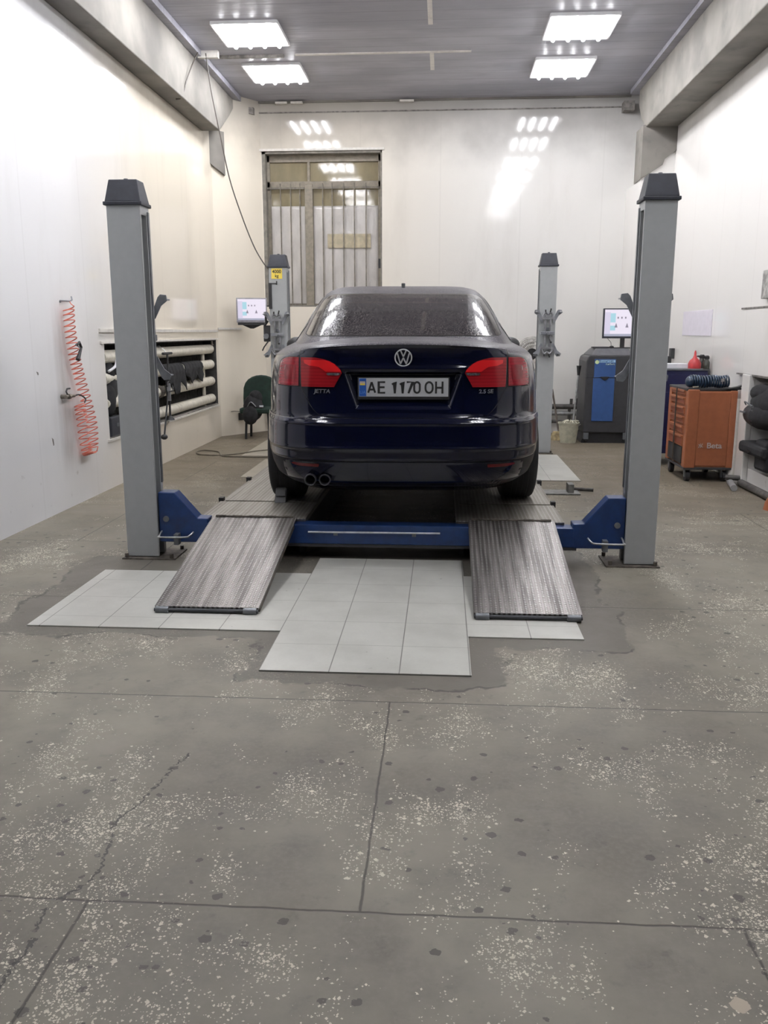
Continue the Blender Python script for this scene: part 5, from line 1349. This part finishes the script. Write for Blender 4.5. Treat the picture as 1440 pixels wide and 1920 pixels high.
MB().lathe([(0.013, 0.128), (0.012, 0.155), (0.006, 0.178), (0.0, 0.18)], (0, 0, 0), 'z', 12, False).build('spout', M['redplastic'], t, smooth='auto')
for i, (x, y, h, r, l) in enumerate(((2.635, 9.13, 0.125, 0.035, 'dark bottle on the navy tool cart, nearer the red bottle'), (2.645, 9.0, 0.12, 0.032, 'dark bottle on the navy tool cart, right beside the wall'))):
    t = thing('spray_bottle', l, 'bottle', (x, y, ZT0), 0, 'dark bottles on the tool cart')
    MB().lathe([(0.0, 0.0), (r, 0.0), (r, h * 0.55), (r * 0.6, h * 0.75), (r * 0.6, h * 0.8)], (0, 0, 0), 'z', 18, False).build('bottle_body', M['bottle'], t, smooth='auto')
    MB().lathe([(r * 0.8, h * 0.8), (r * 0.8, h), (r * 0.5, h + 0.012), (0, h + 0.012)], (0, 0, 0), 'z', 14, False).box(-0.05, 0.0, -0.012, 0.012, h * 0.9, h * 1.02).build('cap', M['black'], t)
t = thing('power_tool', 'small black device with screen behind the papers on the tool cart', 'device', (2.33, 9.36, ZT0))
MB().box(-0.055, 0.055, -0.02, 0.02, 0.03, 0.115).box(-0.02, 0.02, -0.03, 0.03, 0.0, 0.032).build('device_body', M['black'], t, bevel=0.006)
t = thing('socket_set', 'loose metal sockets in a tray at the left edge of the tool cart', 'sockets', (2.20, 9.06, ZT0))
MB().box(-0.04, 0.06, -0.05, 0.10, 0.0, 0.01).build('tray', M['navycart'], t)
mm = MB()
for k in range(4): mm.cyl((-0.025 + 0.024 * k, -0.02 + 0.02 * (k % 2), 0.01), (-0.025 + 0.024 * k, -0.02 + 0.02 * (k % 2), 0.045), 0.011, seg=10)
mm.build('sockets', M['zinc'], t)
t = thing('wall_switch', 'black switch box on the right wall above the tool cart', 'switch', (XR - 0.03, 10.5, 1.10))
MB().box(-0.012, 0.029, -0.05, 0.05, -0.06, 0.06).build('switch_box', M['char'], t, bevel=0.004)

# ------------------------------------------------------------------ orange tool trolley
t = thing('tool_trolley', 'orange roller tool trolley with open drawers facing left', 'tool trolley', (2.42, 8.30, 0))
bx0, bx1, by0, by1 = -0.215, 0.215, -0.335, 0.335
MB().box(bx0 + 0.014, bx1, by0 + 0.01, by1, 0.135, 0.825).build('chest', M['orange'], t, bevel=0.006)
MB().box(bx0 + 0.10, bx1 - 0.055, by0 + 0.002, by0 + 0.011, 0.15, 0.815).build('side_panel', M['orange'], t, bevel=0.004)
MB().box(bx0, bx0 + 0.10, by0 - 0.002, by0 + 0.09, 0.13, 0.84).build('corner_post', M['orange'], t, bevel=0.008)
MB().box(bx1 - 0.055, bx1 + 0.005, by0, by0 + 0.06, 0.13, 0.83).build('corner_post', M['orange'], t, bevel=0.008)
MB().box(bx0, bx0 + 0.10, by1 - 0.09, by1 + 0.002, 0.13, 0.84).build('corner_post', M['orange'], t, bevel=0.008)
zz = 0.775
for k, hgt in enumerate((0.055, 0.075, 0.075, 0.075, 0.075, 0.11)):
    dr = MB().box(bx0 - 0.004, bx0 + 0.016, by0 + 0.10, by1 - 0.10, zz - hgt + 0.065, zz + 0.055).build('drawer', M['orange'], t, bevel=0.003)
    hm = MB().box(bx0 - 0.014, bx0 - 0.003, by0 + 0.11, by1 - 0.11, zz + 0.035, zz + 0.055)
    hm.build('drawer_pull', M['orange'], dr, bevel=0.003)
    MB().box(bx0 - 0.006, bx0 - 0.003, by0 + 0.115, by1 - 0.115, zz - hgt + 0.078, zz + 0.030).build('drawer_recess', M['orange_dk'], dr)
    zz -= hgt + 0.012
MB().box(bx0 - 0.004, bx0 + 0.014, by0 + 0.10, by1 - 0.10, 0.155, 0.31).build('bottom_compartment', M['black'], t)
MB().box(bx0 - 0.022, bx0 - 0.014, -0.01, 0.01, 0.14, 0.84).build('lock_bar', M['wood'], t)
MB().box(bx0 + 0.0, bx1 + 0.0, by0, by1, 0.115, 0.136).build('base_frame', M['char'], t, bevel=0.004)
tp = MB().box(bx0 - 0.005, bx1 + 0.01, by0 + 0.03, by1, 0.825, 0.850).build('top_tray', M['black'], t, bevel=0.006)
MB().prism([(0.12, 0.845), (0.235, 0.868), (0.27, 0.880), (0.27, 0.870), (0.245, 0.858), (0.275, 0.852), (0.27, 0.842), (0.12, 0.83)], 'y', by0 + 0.03, by0 + 0.10).build('tray_handle', M['black'], t)
for x in (bx0 + 0.05, bx1 - 0.05):
    for y in (by0 + 0.06, by1 - 0.06):
        c = MB().cyl((x - 0.018, y, 0.05), (x + 0.018, y, 0.05), 0.05, seg=18).build('caster', M['black'], t, smooth='auto')
        MB().box(x - 0.026, x - 0.019, y - 0.02, y + 0.02, 0.04, 0.116).box(x + 0.019, x + 0.026, y - 0.02, y + 0.02, 0.04, 0.116).build('caster_fork', M['rail'], c)
text('brand_lettering', 'Beta', 0.072, M['logo_w'], t, Matrix.Translation((0.045, by0 - 0.0005, 0.335)) @ FACE, 0.001, sx=1.05, bold=0.0012)
lg = ribbons([[(-0.02, -0.02), (0.0, 0.02)], [(-0.004, -0.02), (0.016, 0.02)], [(-0.02, 0.012), (0.02, -0.014)]], 0.006, 0.001)
lg.xf(Matrix.Translation((-0.075, by0 - 0.0005, 0.335))).build('brand_mark', M['logo_w'], t)
# blue coiled hose lying on the trolley
t = thing('coiled_hose', 'coiled dark blue spiral hose lying on the orange trolley', 'hose', (2.42, 8.10, 0.850))
cp = []
for i in range(15 * 16 + 1):
    a = 2 * PI * i / 16; s_ = i / (15 * 16)
    cp.append((-0.175 + 0.345 * s_, 0.052 * math.cos(a) + 0.01 * math.sin(s_ * 9), 0.058 + 0.048 * math.sin(a) + 0.004 * math.sin(s_ * 14)))
MB().tube(cp, 0.0095, 7).build('coil', M['coil'], t, smooth=True)
MB().ball((-0.175, 0.0, 0.055), 0.04, 0.055, 0.052).build('hose_bundle', M['coil'], t, smooth=True)
MB().box(0.085, 0.10, -0.065, -0.057, 0.055, 0.085).box(0.10, 0.112, -0.067, -0.059, 0.06, 0.09).build('clip', M['zinc'], t)
tag(MB().cyl((2.25, 7.99, 0.862), (2.31, 8.05, 0.862), 0.006, seg=8).build('pencil', M['bucket']), 'short pale stick on the front edge of the orange trolley', 'stick')

# right wall: poster, pipes, bags in the niche
tag(MB().box(XR - 0.006, XR, 9.10, 10.17, 1.31, 1.57).build('poster', M['lilac']), 'pale lilac sheet stuck on the right wall', 'poster')
tag(MB().box(XR - 0.05, XR, 5.9, 7.64, 1.62, 1.85).build('wall_cabinet', M['nichewhite'], bevel=0.005), 'grey panel at the right edge above the raised white panel', 'panel')
t = thing('backpack', 'black backpack hanging in the right wall niche', 'bag', (XR + 0.03, 7.42, 0.60))
MB().ball((0, 0, 0.14), 0.13, 0.33, 0.17).ball((-0.03, 0.03, 0.06), 0.13, 0.34, 0.12).ball((-0.02, 0.1, 0.24), 0.10, 0.22, 0.08).build('bag_body', M['cloth'], t, smooth=True)
MB().ball((-0.10, 0.08, 0.06), 0.06, 0.22, 0.09).build('front_pocket', M['char'], t, smooth=True)
MB().box(-0.168, -0.158, 0.12, 0.24, 0.07, 0.085).build('badge_strip', M['rail'], t)
MB().tube(smooth_path([(-0.10, 0.30, 0.13), (-0.15, 0.18, 0.165), (-0.15, 0.0, 0.14)]), 0.006, 6).build('piping', M['rail'], t)
t = thing('radiator_column', 'grey ribbed radiator standing in the right wall niche', 'radiator', (XR + 0.20, 6.8, NR[2]))
for k in range(10): MB().box(-0.05, 0.05, -0.85 + 0.17 * k, -0.85 + 0.17 * k + 0.12, 0.0, 0.75).build('fin', M['nichewhite'], t, bevel=0.02)
t = thing('impact_wrench_case', 'black tool case sticking out of the lower right wall niche', 'case', (XR + 0.0, 7.45, 0.32))
MB().box(-0.10, 0.14, -0.30, 0.30, 0.0, 0.10).box(-0.07, 0.14, -0.30, -0.02, -0.11, 0.15).build('case_body', M['cloth'], t, bevel=0.03)
MB().prism([(-0.04, 0.04), (0.06, 0.05), (0.05, 0.01)], 'x', -0.103, -0.10).build('flap', M['black'], t)
t = thing('wall_pipe', 'round white pipe standing behind the orange trolley', 'pipe', (2.655, 8.0, 0))
MB().cyl((0, 0, 0.0), (0, 0, 0.76), 0.038, seg=18).build('pipe_length', M['trim'], t, smooth='auto')
struct(MB().box(XR - 0.05, XR, NR[1], 7.93, 0, 0.985).build('trim_41', M['wallR'], bevel=0.006), 'white post beside the right niche')
t = thing('loose_pipe', 'short grey pipe lying on the floor at the foot of the right wall', 'pipe', (2.56, 7.7, 0))
MB().lathe([(0.020, -0.20), (0.028, -0.20), (0.028, 0.20), (0.020, 0.20)], (0, 0, 0.029), 'y', 16, True).build('pipe_length', M['greypipe'], t, smooth='auto'); t.rotation_euler = (0, 0, math.radians(-12))
t = thing('floor_pipe', 'long grimy pipe lying along the bottom of the right wall', 'pipe', (2.66, 6.6, 0))
MB().cyl((2.655, 5.6, 0.035), (2.655, 7.75, 0.035), 0.033, seg=14).build('pipe_length', M['darkpipe'], t, world=True, smooth='auto')
MB().cyl((2.55, 7.84, 0.07), (2.69, 7.76, 0.07), 0.024, seg=12).build('elbow', M['darkpipe'], t, world=True)
tag(MB().lathe([(0.0, 0.0), (0.07, 0.0), (0.06, 0.06), (0.02, 0.14), (0.0, 0.14)], (2.56, 6.72, 0), 'z', 18, False).build('orange_funnel', M['orange'], smooth='auto'), 'orange plastic funnel on the floor at the right edge', 'funnel')
# small steel foot on the floor right of the runway
t = thing('steel_block', 'grey steel plate with upright block on the floor right of the car', 'floor plate', (1.05, 7.33, 0))
MB().box(-0.20, 0.12, -0.10, 0.10, 0.0, 0.012).build('plate', M['greyplate'], t, bevel=0.002)
MB().box(0.02, 0.07, -0.06, 0.06, 0.012, 0.085).build('block', M['greyplate'], t, bevel=0.004)
MB().cyl((0.08, 0.10, 0.02), (0.25, 0.05, 0.02), 0.015, seg=8).build('bar', M['darkpipe'], t)
# marks on the left wall

# two small chips knocked out of the left wall panels
for k, (y_, z_, h_) in enumerate(((6.06, 1.058, 0.012), (6.22, 0.545, 0.03))):
    struct(MB().prism([(y_ - 0.012, z_ + h_), (y_ + 0.010, z_ + h_ * 0.6), (y_ + 0.014, z_ - h_ * 0.8), (y_ + 0.004, z_ - h_)], 'x', XL, XL + 0.0025).build('trim_%d' % (50 + k), M['darktrim']), 'small chipped mark on the left wall')
